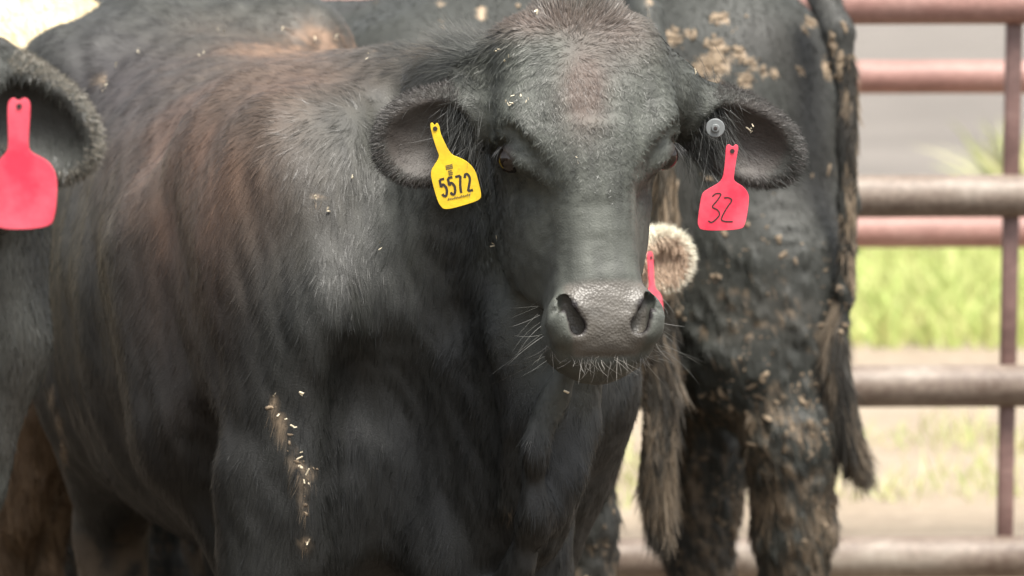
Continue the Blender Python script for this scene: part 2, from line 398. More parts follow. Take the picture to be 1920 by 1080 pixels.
def grass(name, label, n_, xr, yr, h, w_, colA, colB, clump=1.5, thr=.45, kind='stuff'):
    m, nn, pp = mat(name + '_blade'); a = node(nn, 'ShaderNodeAttribute', attribute_name='Col'); nn.links.new(a.outputs['Color'], pp.inputs['Base Color'])
    pp.inputs['Roughness'].default_value = .55
    P = np.stack([rng.uniform(*xr, n_ * 3), rng.uniform(*yr, n_ * 3), np.zeros(n_ * 3)], 1); k = fbm(P, clump, 2, 5) + .12 * rng.random(len(P)) > thr
    P = P[k][:n_]; P[:, 2] = gz(P) - .01; m_ = len(P)
    T = nrm(np.stack([rng.normal(0, .3, m_), rng.normal(0, .3, m_), np.ones(m_)], 1)); ph = rng.uniform(0, 6.28, m_)
    N = nrm(np.cross(T, np.stack([np.cos(ph), np.sin(ph), 0 * ph], 1))); t = rng.random((m_, 1)); col = np.array(colA) * t + np.array(colB) * (1 - t)
    hh = h * rng.uniform(.4, 1.3, m_) * (.6 + .8 * fbm(P, clump * 1.7, 2, 9))
    bend = np.stack([np.cos(ph), np.sin(ph), -.4 + 0 * ph], 1) * rng.uniform(.1, .7, (m_, 1))
    V, F_, cc = strands(P, T, N, hh, np.full(m_, w_), np.zeros(m_), col, bend, 4)
    o = link(name, np_mesh(name, V, F_, cc), m); tag(o, label, name.replace('_', ' ') if kind == 'stuff' else None, kind=kind); return o
grass('grass', 'bright green grass strip on the far side of the pipe fences', 60000, (-3, 8), (16.8, 23), .20, .010, (.30, .42, .09), (.58, .56, .24), 1.0, .36)
grass('weeds', 'thin yellow green weeds in the tan dirt beyond the fence', 3600, (-1, 4.5), (11.5, 14.0), .12, .006, (.30, .40, .10), (.55, .50, .26), 2.2, .58)
grass('verge_grass', 'pale yellow green tufts standing just beyond the grass strip', 500, (3.0, 3.9), (26, 27.5), .42, .03, (.40, .44, .18), (.50, .46, .24), 1.2, .40)

# ================================================================== fences
def tube(pts, r, seg=20, closed=True):
    pts = np.array(pts, float); n_ = len(pts); T = np.gradient(pts, axis=0); T = nrm(T); ref = np.array([0, 0, 1.]) if abs(T[0][2]) < .9 else np.array([1., 0, 0])
    A = nrm(np.cross(T, ref)); B = np.cross(T, A); r = np.broadcast_to(r, n_); ang = np.linspace(0, 2 * np.pi, seg, endpoint=False)
    V = (pts[:, None] + r[:, None, None] * (A[:, None] * np.cos(ang)[None, :, None] + B[:, None] * np.sin(ang)[None, :, None])).reshape(-1, 3)
    i = np.arange(n_ - 1)[:, None] * seg; j = np.arange(seg)[None]; k = (j + 1) % seg
    Q = np.stack([i + j, i + seg + j, i + seg + k, i + k], -1).reshape(-1, 4)
    caps = np.array([list(range(seg)), [(n_ - 1) * seg + q for q in range(seg)][::-1]])
    return V, [Q, caps]
def pipe_mat(name, c1, c2, c3):
    global n, tc
    m, n, p = mat(name); tc = node(n, 'ShaderNodeTexCoord')
    mp = node(n, 'ShaderNodeMapping'); mp.inputs['Scale'].default_value = (.35, 1, 1); n.links.new(tc.outputs['Object'], mp.inputs[0])
    a = nz(9, 7, .65); b = nz(55, 6, .7)
    n.links.new(mp.outputs[0], a.inputs['Vector'])
    r1 = ramp(a.outputs['Fac'], [(.35, c1), (.52, c2), (.68, c3)]); r2 = ramp(b.outputs['Fac'], [(.45, c1), (.62, tuple(x * 1.15 for x in c2))])
    f = node(n, 'ShaderNodeValue'); f.outputs[0].default_value = .4
    n.links.new(mix(f.outputs[0], r1.outputs[0], r2.outputs[0]), p.inputs['Base Color']); p.inputs['Roughness'].default_value = .55
    bu = node(n, 'ShaderNodeBump'); bu.inputs['Strength'].default_value = .35; bu.inputs['Distance'].default_value = .002
    n.links.new(b.outputs['Fac'], bu.inputs['Height']); n.links.new(bu.outputs[0], p.inputs['Normal']); return m
M_PIPE = pipe_mat('worn_pipe', (.10, .068, .050), (.22, .175, .14), (.38, .335, .28))
M_PINK = pipe_mat('faded_red_pipe', (.22, .115, .095), (.33, .18, .15), (.42, .26, .22))
M_STAY = pipe_mat('rusty_stay', (.13, .075, .065), (.21, .125, .11), (.30, .20, .175))
FY = 9.7
f1 = empty('pipe_fence', (0.6, FY, 0)); tag(f1, 'nearer weathered brown pipe fence right behind the black cattle', 'fence', 'pipe fences beyond the cattle')
def rail(px, py, Y, r, parent, m, x0=-4, x1=4.5, dz=0.0):
    z = at(px, py, Y)[2]; xs = np.linspace(x0, x1, 40)
    pts = np.stack([xs, np.full(40, Y), z + (xs - at(px, py, Y)[0]) * dz + .003 * np.sin(xs * 2.1)], 1)
    V, Q = tube(pts, r, 28); return link('rail', np_mesh('rail', V, Q), m, parent), z
px_m = TH / 960
zs = []
for py, m in ((8, M_PINK), (370, M_PIPE), (726, M_PIPE), (1047, M_PIPE)):
    o, z = rail(1750, py, FY, 40 * px_m * FY, f1, m, dz=-.004); zs.append(z)
def post(x, Y, z0, z1, r, parent, m, name='post', tilt=0.0, seg=24):
    V, Q = tube([(x, Y, z0), (x + tilt * .3, Y, z0 + (z1 - z0) * .3), (x + tilt, Y, z1)], r, seg); return link(name, np_mesh(name, V, Q), m, parent)
def box_mesh(x0, x1, y0, y1, z0, z1, shx=0.0):
    P = np.array([(x + (shx if z > z0 else 0), y, z) for x in (x0, x1) for y in (y0, y1) for z in (z0, z1)], float)
    Q = np.array([(0, 1, 3, 2), (4, 6, 7, 5), (0, 4, 5, 1), (2, 3, 7, 6), (0, 2, 6, 4), (1, 5, 7, 3)]); return P, Q
rr = 40 * px_m * FY
for i in range(3):          # flat stay welded between the rails
    zt, zb = zs[i] - rr, zs[i + 1] + rr; a = [(1903, 50), (1897, 430), (1890, 770)][i]
    xx = at(a[0], a[1], FY)[0]; b = [(1897, 330), (1891, 690), (1885, 1010)][i]; xb = at(b[0], b[1], FY)[0]
    P_, Q_ = box_mesh(xb - .018, xb + .018, FY + .0, FY + .03, zb - .02, zt + .02, xx - xb); me = np_mesh('stay', P_, Q_)
    o = link('stay', me, M_STAY, f1); bv = o.modifiers.new('b', 'BEVEL'); bv.width = .004; bv.segments = 2
for x in (-3.9, -1.5, 4.4): post(x, FY + rr * 1.0, -.3, 1.56, rr * 1.05, f1, M_PIPE)
f2 = empty('pipe_fence', (0.6, 11.2, 0)); tag(f2, 'farther faded red pipe fence seen between the rails of the nearer fence', 'fence', 'pipe fences beyond the cattle')
for py in (146, 435):
    rail(1750, py, 11.2, 31 * px_m * 11.2, f2, M_PINK, -4, 5.5, dz=-.004)
z3 = at(1750, 435, 11.2)[2]
for x in (-3.9, -.6, 5.4): post(x, 11.2 + .085, -.3, 1.5, .05, f2, M_PINK)

# ================================================================== colours and hair flow
BLACK = np.array((.030, .032, .027)); MUD = np.array((.36, .27, .18)); MUD2 = np.array((.17, .12, .075))
def blend(c, m, t): return c * (1 - m[:, None]) + np.asarray(t) * m[:, None]
def blob(x, y, cx, cy, rx, ry): return np.exp(-(((x - cx) / rx) ** 2 + ((y - cy) / ry) ** 2))
def finish(name, F, colf, baref, disp, label, cat, loc, group=None, smooth=2, mat_=None):
    P, Q = F.mesh(); P = relax(P, Q, smooth); N, fn = vnormals(P, Q)
    if disp is not None: P = P + N * disp(P, N)[:, None]; N, fn = vnormals(P, Q)
    root = empty(name, loc); tag(root, label, cat, group)
    me = np_mesh('body', P, Q, colf(P, N), baref(P) if baref else np.zeros(len(P)))
    link('body', me, mat_ or HIDE, root)
    return root, P, Q, N, fn

# ================================================================== main cow
hd = rad(20); fwd = np.array((math.sin(hd), -math.cos(hd), 0)); side = np.array((-math.cos(hd), -math.sin(hd), 0)); up = np.array((0, 0, 1.))
B0 = Frame((-.20, 6.72, 0), fwd, side, up, 1.0)
yaw, pt = rad(12), rad(18)
O = at(1103, 285, 6.05)
vv = np.array((math.sin(pt) * math.sin(yaw), -math.sin(pt) * math.cos(yaw), -math.cos(pt)))
uu = np.array((math.cos(yaw), math.sin(yaw), 0)); ww = np.array((math.cos(pt) * math.sin(yaw), -math.cos(pt) * math.cos(yaw), math.sin(pt)))
H0 = Frame(O, vv, uu, ww)
F = Field(lines(-1.15, .47, .013, (-.27, .44, .004)), lines(5.70, 8.45, .013, (5.75, 6.36, .004)), lines(-.02, 1.60, .013, (.92, 1.57, .004)))
body_prims(B0, F, legs=(.30, -.05, .02, -.02), rows=[(a, b, c, d - .026 * float(sstep(-1.15, -.7, a)) + .045 * (a < -1)) for a, b, c, d in [(q[0], q[1] * (.93 if q[0] < -.8 else 1), q[2], q[3]) for q in BODY]])
# neck, crest, throat, dewlap, brisket
F.op(cap(B0.P(.10, 0, 1.10), at(1020, 330, 6.30), .27, .145, (side, .85)), .10)
F.op(cap(B0.P(-.02, 0, 1.27), at(1060, 175, 6.26), .092, .08), .07)
F.op(cap(at(850, 178, 6.42), at(1000, 160, 6.25), .080, .065), .05)
F.op(cap(at(1008, 500, 6.28), at(945, 860, 6.36), .105, .112), .07)
F.op(cap(at(1085, 630, 6.20), at(1000, 830, 6.26), .052, .066), .06)
F.op(ell(at(1000, 860, 6.25), B0.E, (.11, .055, .16)), .06)
dl = [(1085, 650, 6.10, .030), (1030, 740, 6.12, .034), (992, 850, 6.10, .036), (978, 960, 6.12, .040), (955, 1060, 6.16, .05), (930, 1150, 6.25, .07)]
for a, b in zip(dl, dl[1:]): F.op(cap(at(*a[:3]), at(*b[:3]), a[3] * .55, b[3] * .55), .042)
for pts, r in (([(930, 520, 6.20), (955, 650, 6.22), (950, 800, 6.20), (930, 950, 6.22)], .030), ([(1088, 800, 6.22), (1050, 890, 6.18), (1003, 985, 6.14)], .024)):
    for a, b in zip(pts, pts[1:]): F.op(cap(at(*a), at(*b), r, r), .030)
# shoulder and chest muscles; the grooves between them
F.op(ell(at(640, 660, 6.42), B0.E, (.12, .12, .16)), .10)
F.op(ell(at(560, 930, 6.42), B0.E, (.10, .10, .20)), .08)
F.op(ell(at(972, 1060, 6.40), B0.E, (.09, .085, .16)), .06)
F.op(ell(at(820, 900, 6.32), B0.E, (.09, .09, .17)), .08)
for pts, r in (([(868, 380, 6.16), (890, 520, 6.13), (925, 640, 6.12)], .022), ([(700, 760, 6.24), (690, 900, 6.20), (720, 1040, 6.20)], .03),
               ([(905, 720, 6.13), (890, 900, 6.10), (880, 1060, 6.12)], .030)):
    for a, b in zip(pts, pts[1:]): F.op(cap(at(*a), at(*b), r, r), .06, True)
F.op(ell(at(535, 460, 6.49), B0.E, (.13, .12, .22)), .10)
F.op(ell(at(600, 640, 6.43), B0.E, (.13, .09, .12)), .08)
F.op(ell(at(550, 960, 6.41), B0.E, (.13, .085, .22)), .07)
F.op(ell(at(800, 900, 6.19), B0.E, (.13, .085, .18)), .09, True)
F.op(ell(at(705, 740, 6.235), B0.E, (.09, .065, .09)), .09, True)
F.op(ell(at(395, 960, 6.46), B0.E, (.09, .045, .15)), .05, True)
for pts, r in (([(872, 390, 6.245), (890, 520, 6.215), (935, 640, 6.12), (975, 700, 6.12)], .024), ([(745, 180, 6.47), (705, 380, 6.315), (695, 560, 6.26)], .022), ([(835, 420, 6.265), (845, 600, 6.255), (870, 800, 6.19)], .014)):
    for a, b in zip(pts, pts[1:]): F.op(cap(at(*a), at(*b), r, r), .06, True)
for a, b in (((668, 900, 6.25), (690, 1000, 6.245)), ((690, 1000, 6.245), (700, 1100, 6.25))): F.op(cap(at(*a), at(*b), .035, .035), .06, True)
F.op(cap(at(352, 480, 6.76), at(380, 800, 6.66), .13, .12), .08)
F.op(cap(at(470, 900, 6.36), at(478, 1090, 6.35), .05, .05), .05)
F.op(ell(B0.P(-1.15, -.19, 1.415), B0.E, (.16, .09, .07)), .08)
head_prims(H0, F)
EL = ear_prims(F, at(800, 258, 6.09), at(708, 290, 6.10) - at(890, 215, 6.12), (-.20, -1, -.05), .077, .066, root=H0.P(-.115, -.085, -.06))
ER = ear_prims(F, at(1396, 262, 6.20), at(1500, 300, 6.20) - at(1290, 185, 6.20), (.10, -1, -.08), .088, .060, root=H0.P(-.125, .085, -.06))
for sg in (1, -1):
    kx = -1.42 + (.10 if sg > 0 else -.05)
zf = None
def main_disp(P, N):
    xx, yy = pix(P)
    hp = H0.inv(P); inh = (sstep(.40, .30, np.linalg.norm((P - O) * np.array((1, 1, .8)), axis=1)))
    b = B0.inv(P); q = np.stack([b[:, 0] * 1.0 + b[:, 2] * .55, b[:, 1], b[:, 2] * .30 - b[:, 0] * .2], 1)
    r = (fbm(q, 10, 2) - .5) * .022 + (fbm(q, 26, 2, 4) - .5) * .008
    ribs = .0035 * np.sin(b[:, 0] * 48 + b[:, 2] * 9) * sstep(-.2, -.4, b[:, 0]) * sstep(-1.1, -.9, b[:, 0])
    wr = (fbm(np.stack([hp[:, 0] * 1.6, hp[:, 1] * .8, hp[:, 2]], 1), 40, 2) - .5) * .003
    dwr = .011 * (fbm(P * (1, 1, .14) + .02 * np.sin(P[:, 2:3] * 9), 48, 3, 3) - .5) * blob(xx, yy, 1020, 930, 100, 230) + .010 * (fbm(P * (1, 1, .22) + .03 * np.sin(P[:, 2:3] * 7), 30, 3, 6) - .5) * blob(xx, yy, 820, 760, 210, 330)
    cur = dwr + .010 * (fbm(P * (1, 1, .5), 60, 2, 3) - .5) * blob(xx, yy, 870, 520, 70, 170)
    return (r + ribs + cur) * (1 - inh) + wr * inh
def head_w(R): return sstep(.36, .27, np.linalg.norm((R - O) * np.array((1.15, 1, .8)), axis=1))
def pad_mask(P):
    h = H0.inv(P); v, u, w_ = h[:, 0], h[:, 1], h[:, 2]
    e = np.abs(u) - (.060 - .12 * np.abs(v - .235) - .25 * np.clip(v - .262, 0, 1))
    return sstep(.006, -.004, e) * sstep(.190, .203, v + .03 * (np.abs(u) / .05) ** 2 * 0) * sstep(.300, .294, v) * sstep(.0, .012, w_)
def eye_mask(P):
    h = H0.inv(P); m = 0
    for sg in (-1, 1): m = np.maximum(m, sstep(.028, .020, np.linalg.norm((h - np.array((.005, sg * .112, -.004))) * (1.2, 1, 1), axis=1)))
    return m
def main_col(P, N):
    x, y = pix(P); c = np.tile(BLACK, (len(P), 1)); nn = fbm(P, 9, 3, 2); fl = fbm(P, 60, 2, 8)
    br = .9 * blob(x, y, 380, 330, 170, 170) + .5 * blob(x, y, 560, 120, 170, 70) + .45 * blob(x, y, 330, 600, 120, 260)
    c = blend(c, np.clip(br * (.35 + nn), 0, .85), (.105, .058, .036))
    c = blend(c, np.clip(blob(x, y, 600, 80, 130, 26) * 1.1 * sstep(.52, .80, nn + .5 * (fl - .3)), 0, .6), (.26, .16, .10))
    q_ = P + .02 * (fbm(P, 4, 2, 3)[:, None] - .5); st = fbm(np.stack([q_ @ side * 9, (q_ @ fwd) * 7 + q_[:, 2] * 2, q_[:, 2] * 1.3 - q_ @ fwd * .5], 1), 9, 3, 6); c = c * (.45 + 1.15 * st)[:, None]
    hd_ = head_w(P); painted_sheen = np.maximum(.50 * sstep(.85, 1.42, P[:, 2]), hd_ * (.75 + .25 * sstep(-.02, .03, H0.inv(P)[:, 2]))); c = c * (.22 + 1.85 * painted_sheen)[:, None]  # sheen painted into the colour: coat lighter on the head and towards the top
    c = blend(c, np.clip((blob(x, y, 1095, 165, 40, 75) + .8 * blob(x, y, 1000, 40, 120, 30) + .5 * blob(x, y, 1170, 60, 70, 60)) * (.5 + nn), 0, .8), (.085, .055, .042))
    c = blend(c, .55 * blob(x, y, 200, 150, 140, 120), (.034, .029, .034))
    # dried mud on the near shoulder and the belly edge
    ml = np.zeros(len(P))
    for cx, cy, rx, ry in ((512, 762, 8, 12), (525, 790, 9, 12), (530, 812, 8, 12), (545, 850, 6, 24), (560, 875, 12, 12), (572, 895, 16, 14), (572, 940, 7, 24), (572, 1020, 7, 10), 
                           (110, 790, 7, 22), (95, 740, 6, 14), (118, 850, 5, 30), (955, 960, 5, 10), (600, 370, 10, 5), (190, 150, 6, 12)):
        ml = np.maximum(ml, blob(x, y, cx, cy, rx, ry))
    ml *= sstep(.48, .66, fbm(P * (2.2, 1, .8), 75, 2, 8) + .18 * ml)
    c = blend(c, np.clip(ml * 1.2, 0, .8), MUD * .6)
    lo = sstep(.62, .35, P[:, 2]) * sstep(.45, .6, fbm(P, 18, 3, 5)); c = blend(c, lo * .9, MUD2)
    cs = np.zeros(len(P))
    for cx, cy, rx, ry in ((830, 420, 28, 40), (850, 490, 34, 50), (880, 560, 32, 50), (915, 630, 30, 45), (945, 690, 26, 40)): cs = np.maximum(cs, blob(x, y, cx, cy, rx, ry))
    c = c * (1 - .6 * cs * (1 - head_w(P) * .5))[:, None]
    # inner ear skin, eye rims, muzzle
    for e in (EL, ER):
        q = e.inv(P); ie = sstep(.07, .05, np.hypot(q[:, 0], q[:, 1])) * sstep(-.03, -.01, q[:, 2]) * (N @ e.E[2] > .2)
        c = blend(c, ie * .7, (.060, .048, .042))
    c = blend(c, eye_mask(P) * .7, (.026, .017, .015))
    pm = pad_mask(P); pc = .070 + .05 * fbm(P, 70, 3); pc = pc[:, None] * np.array((1, .91, .78)); c = c * (1 - pm[:, None]) + pc * pm[:, None]
    h = H0.inv(P)
    for sg in (-1, 1):
        e = np.minimum(np.linalg.norm((h - np.array((.238, sg * .054, .046))) * (.8, 1, .5), axis=1), np.linalg.norm((h - np.array((.258, sg * .044, .040))) * (1, 1, .5), axis=1))
        c = blend(c, sstep(.017, .011, e) * (h[:, 2] < .046), (.012, .009, .009))
    return c
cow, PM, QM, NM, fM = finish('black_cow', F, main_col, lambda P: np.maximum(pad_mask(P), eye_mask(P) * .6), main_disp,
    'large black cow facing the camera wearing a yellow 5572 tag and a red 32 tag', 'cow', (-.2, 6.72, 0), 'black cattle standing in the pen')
P, Q, N, fn = PM, QM, NM, fM
W0 = at(1085, 80, 6.0)
def head_w(R): return sstep(.36, .27, np.linalg.norm((R - O) * np.array((1.15, 1, .8)), axis=1))
def main_flow(R, NN):
    b = B0.inv(R); bk = -fwd
    T = np.tile(bk * .35 + np.array((0, 0, -1.0)), (len(R), 1)); up_ = sstep(1.15, 1.40, R[:, 2])[:, None]
    T = T * (1 - .6 * up_) + (bk * 1.0 + side * .35 + np.array((0, 0, -.25))) * .6 * up_
    h = H0.inv(R); hw = head_w(R)[:, None]
    Th = np.tile(vv, (len(R), 1)) + uu * (h[:, 1:2] * 2.2)
    wv = np.sin(h[:, 0:1] * 560 + 30 * h[:, 1:2] + 5 * (fbm(R, 22, 2)[:, None] - .5) * 4)
    Th = Th + uu * wv * 1.5 - ww * wv * .5 * sstep(.10, .0, h[:, 0:1])
    rd = R - W0; rl = np.linalg.norm(rd, axis=1, keepdims=True)
    Th = Th * (1 - np.exp(-(rl / .10) ** 2)) + nrm(rd) * 1.3 * np.exp(-(rl / .10) ** 2)
    abv = sstep(-.15, -.20, h[:, 0:1]); Th = Th * (1 - abv) + (nrm(rd) + np.array((0, 0, .3))) * abv
    T = T * (1 - hw) + Th * hw
    for e in (EL, ER):
        q = e.inv(R); m = sstep(.125, .10, np.linalg.norm(q * (1, 1, .6), axis=1))[:, None] * (h[:, 0:1] * 0 + 1) * (np.abs(h[:, 1:2]) > .125)
        T = T * (1 - m) + (e.E[0] * 1.0 + nrm(q @ e.E) * .8) * m
    return T
def main_len(R):
    h = H0.inv(R); hw = head_w(R); L = .020 * (1 - hw) + hw * (0.0105 + .022 * sstep(-.14, -.21, h[:, 0]) * sstep(.075, .03, np.abs(h[:, 1])) - .0055 * sstep(.0, .15, h[:, 0]))
    x, y = pix(R); L = L + .014 * blob(x, y, 860, 70, 90, 60) + .006 * blob(x, y, 890, 450, 60, 120)
    
    for e in (EL, ER):
        q = e.inv(R); L = L * (1 - .35 * sstep(1.0, .75, np.hypot(q[:, 0] / .08, q[:, 1] / .066)) * (np.abs(q[:, 2]) < .05) * (np.abs(h[:, 1]) > .125))
    L = L + .006 * (1 - hw); L *= 1 - pad_mask(R) * 1.0; L *= 1 - .8 * eye_mask(R)
    return L
def main_lift(R):
    x, y = pix(R); h = H0.inv(R)
    return .055 + .5 * blob(x, y, 860, 70, 90, 60) + head_w(R) * (.10 - .035 * sstep(.02, .1, h[:, 0]) + .34 * sstep(-.15, -.21, h[:, 0]) * sstep(.09, .04, np.abs(h[:, 1])))
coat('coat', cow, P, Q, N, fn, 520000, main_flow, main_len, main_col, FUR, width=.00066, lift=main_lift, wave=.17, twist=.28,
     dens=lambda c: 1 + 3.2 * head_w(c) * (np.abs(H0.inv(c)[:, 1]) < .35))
# rims and insides of the ears: longer soft hair
def ear_hair(parent, e, count, col, L=.020, seg=3, base=-1):
    a = rng.uniform(0, 2 * np.pi, count); return a
def rim_hair(parent, P, Q, N, fn, e, LW, count, col, L, wd=.0006):
    ctr = P[Q].mean(1); q = e.inv(ctr); rr_ = np.hypot(q[:, 0] / LW[0], q[:, 1] / LW[1]); wgt = np.linalg.norm(fn, axis=1) * (rr_ > .78) * (rr_ < 1.25) * (np.abs(q[:, 2]) < .04) * (q[:, 0] > -LW[0] * .8)
    fi = rng.choice(len(Q), count, p=wgt / wgt.sum()); R = ctr[fi] + rng.normal(0, .002, (count, 3)); NN = nrm(fn[fi]); q = e.inv(R)
    rd = nrm((q * (1 / LW[0], 1 / LW[1], 0)) @ e.E); T = nrm(rd + .35 * e.E[0] + np.array((0, 0, -.25)) + rng.normal(0, .28, (count, 3)))
    V, F_, cc = strands(R, T, nrm(NN + .01), L * rng.uniform(.4, 1.3, count), np.full(count, wd), np.zeros(count), np.array(col) * rng.uniform(.7, 1.4, (count, 1)))
    return link('ear_fringe', np_mesh('ear_fringe', V, F_, cc), FUR, parent)
rim_hair(cow, P, Q, N, fn, EL, (.077, .066), 15000, (.05, .044, .04), .0075, .0004)
rim_hair(cow, P, Q, N, fn, ER, (.088, .060), 15000, (.05, .044, .04), .0075, .0004)
def tuft(name, parent, roots, dirs, L, W, col, spread=.2, lift=0, matr=None, seg=5, curl=.3, grav=0):
    n_ = len(roots); T = nrm(np.array(dirs) + rng.normal(0, spread, (n_, 3))); NN = nrm(np.cross(T, rng.normal(0, 1, (n_, 3))))
    bd = rng.normal(0, curl, (n_, 3)) + np.array((0, 0, -grav))
    V, F_, cc = strands(np.array(roots), T, NN, L * rng.uniform(.5, 1.25, n_), np.full(n_, W) if np.isscalar(W) else W, np.zeros(n_), np.array(col) * rng.uniform(.6, 1.5, (n_, 1)), bd, seg)
    return link(name, np_mesh(name, V, F_, cc), matr or FUR, parent)
# long hair springing from the ear bases across the ear openings
for e, sg, cnt in ((EL, -1, 1800), (ER, 1, 1500)):
    c0 = e.o - e.E[0] * .070; r_ = c0 + rng.normal(0, 1, (cnt, 3)) * np.array((.017, .008, .030)) + np.array((0, -.022, 0))
    tuft('ear_hair', cow, r_, np.tile(e.E[0] * .55 + np.array((0, -.25, -.75)), (cnt, 1)), .046, .0005, (.035, .036, .033), .30, curl=.25, grav=.3)
# whiskers round the mouth, lashes
cr = []; cdv = []
for _ in range(110):
    u_ = rng.uniform(-.078, .078); k = abs(u_) / .078
    cr.append(H0.P(.302 - .03 * k * k + rng.normal(0, .004), u_, .018 - .03 * k)); cdv.append(vv * 1.0 + uu * u_ * 9 + ww * (.45 - .3 * k))
tuft('whiskers', cow, cr, cdv, .029, .0006, (.16, .15, .135), .45, curl=.35, grav=.1, seg=5)
for s_ in (-1, 1):
    cr = []; cdv = []
    for _ in range(24): cr.append(H0.P(rng.uniform(.20, .30), s_ * .083, rng.uniform(-.05, .01))); cdv.append(uu * s_ * 1.2 + vv * .6 + ww * .2)
    tuft('whiskers', cow, cr, cdv, .055, .0005, (.10, .10, .09), .3, curl=.2, grav=.1, seg=5)
def ball(name, c, r, m, parent, E=None, sc=(1, 1, 1)):
    me = bpy.data.meshes.new(name); import bmesh
    bm = bmesh.new(); bmesh.ops.create_icosphere(bm, subdivisions=4, radius=1)
    E = np.eye(3) if E is None else E
    for v in bm.verts: v.co = Vector(np.array(c) + (np.array(v.co) * r * np.array(sc)) @ E)
    for f in bm.faces: f.smooth = True
    bm.to_mesh(me); bm.free(); return link(name, me, m, parent)
for sg in (-1, 1):
    ball('eye', H0.P(.007, sg * .110, -.004), .0198, M_EYE, cow, H0.E)
    lr = [H0.P(-.012 + .006 * abs(t), sg * .126, -.004 + .018 * t) for t in np.linspace(-1, 1, 60)]
    tuft('eyelashes', cow, lr, np.tile(uu * sg * .8 + vv * .9 + ww * .25, (60, 1)), .018, .0006, (.015, .015, .015), .15, curl=.1, grav=.2)

# ================================================================== ear tags
def extrude(pts3, nrm_, t, bevel=.0):
    n_ = len(pts3); A = np.array(pts3); V = np.concatenate([A - nrm_ * t / 2, A + nrm_ * t / 2])
    F_ = [list(range(n_))[::-1], [n_ + i for i in range(n_)]] + [[i, (i + 1) % n_, n_ + (i + 1) % n_, n_ + i] for i in range(n_)]
    return V, F_
def poly_mesh(name, V, F_):
    me = bpy.data.meshes.new(name); me.from_pydata([tuple(v) for v in V], [], F_); me.update(); me.validate()
    import bmesh
    bm = bmesh.new(); bm.from_mesh(me); bmesh.ops.recalc_face_normals(bm, faces=bm.faces); bm.to_mesh(me); bm.free(); return me
def smooth_poly(pts, it=2):
    p_ = np.array(pts, float)
    for _ in range(it): p_ = np.stack([p_ * .75 + np.roll(p_, -1, 0) * .25, p_ * .25 + np.roll(p_, -1, 0) * .75], 1).reshape(-1, 2)
    return p_
class Plane:
    """a tag's own plane: local millimetres around its pin"""
    def __init__(s, o, right, down): s.o = np.array(o); s.r = nrm(np.array(right, float)); d = np.array(down, float); s.d = nrm(d - s.r * (d @ s.r)); s.n = np.cross(s.r, s.d); s.n = s.n if s.n[1] < 0 else -s.n
    def P(s, a, b, c=0): return s.o + s.r * a + s.d * b + s.n * c
def flat_stroke(pl, pts, wd, z, bold=1):
    p_ = np.array(pts, float); d = nrm(np.gradient(p_, axis=0)); nn = np.stack([-d[:, 1], d[:, 0]], 1) * wd / 2
    L_, R_ = p_ + nn, p_ - nn; n_ = len(p_)
    V = [pl.P(a, b, z) for a, b in L_] + [pl.P(a, b, z) for a, b in R_] + [pl.P(a, b, z + .0003) for a, b in L_] + [pl.P(a, b, z + .0003) for a, b in R_]
    F_ = []
    for i in range(n_ - 1):
        F_ += [[i, i + 1, n_ + i + 1, n_ + i], [2 * n_ + i, 3 * n_ + i, 3 * n_ + i + 1, 2 * n_ + i + 1], [i, 2 * n_ + i, 2 * n_ + i + 1, i + 1], [n_ + i, n_ + i + 1, 3 * n_ + i + 1, 3 * n_ + i]]
    return V, F_
def curve_pts(pts, m=6):
    p_ = np.array(pts, float); t = np.arange(len(p_)); q = np.linspace(0, len(p_) - 1, m * (len(p_) - 1) + 1)
    P0 = np.concatenate([[2 * p_[0] - p_[1]], p_, [2 * p_[-1] - p_[-2]]]); i = np.minimum(q.astype(int), len(p_) - 2); u = (q - i)[:, None]
    a, b, c, d = P0[i], P0[i + 1], P0[i + 2], P0[i + 3]
    return .5 * (2 * b + (c - a) * u + (2 * a - 5 * b + 4 * c - d) * u ** 2 + (3 * b - a - 3 * c + d) * u ** 3)
def make_tag(label, outline, Y, pin, m, plane=None, group=None):
    """outline in photo pixels at distance Y, turned into the tag's own flat plane"""
    k = px_m * Y; o = at(*pin, Y); pl = plane or Plane(o, (1, 0, 0), (0, .08, -1))
    t = empty('ear_tag', o); tag(t, label, 'ear tag', group)
    loc = [((x - pin[0]) * k, (y - pin[1]) * k) for x, y in outline]
    loc = smooth_poly(loc, 2)
    V, F_ = extrude([pl.P(a, b) for a, b in loc], pl.n, .0022); ob = link('panel', poly_mesh('panel', V, F_), m, t)
    bv = ob.modifiers.new('b', 'BEVEL'); bv.width = .0005; bv.segments = 2; bv.limit_method = 'ANGLE'
    # raised pin with a dark centre
    ang = np.linspace(0, 2 * np.pi, 20, endpoint=False)
    V, F_ = extrude([pl.P(.0032 * math.cos(a), .0032 * math.sin(a), .0014) for a in ang], pl.n, .0016); link('pin', poly_mesh('pin', V, F_), M_INK, t)
    return t, pl, k
YT = 6.035
yo = [(806, 232), (811, 229), (815, 236), (819, 229), (824, 236), (825.5, 249), (829, 258), (844, 290), (860, 296), (876, 304), (890, 320), (896, 342), (902, 369), (897, 377), (878, 384), (833, 396), (823, 387), (817, 373), (807, 334), (807, 320), (813, 311), (824, 294), (818, 280), (809.6, 251)]
ty, py_, ky = make_tag('yellow plastic ear tag printed 5572 hanging from the cow\'s ear', yo, YT, (816, 241), M_YEL)
def loc2(pin, k, pts): return [((x - pin[0]) * k, (y - pin[1]) * k) for x, y in pts]
import bmesh
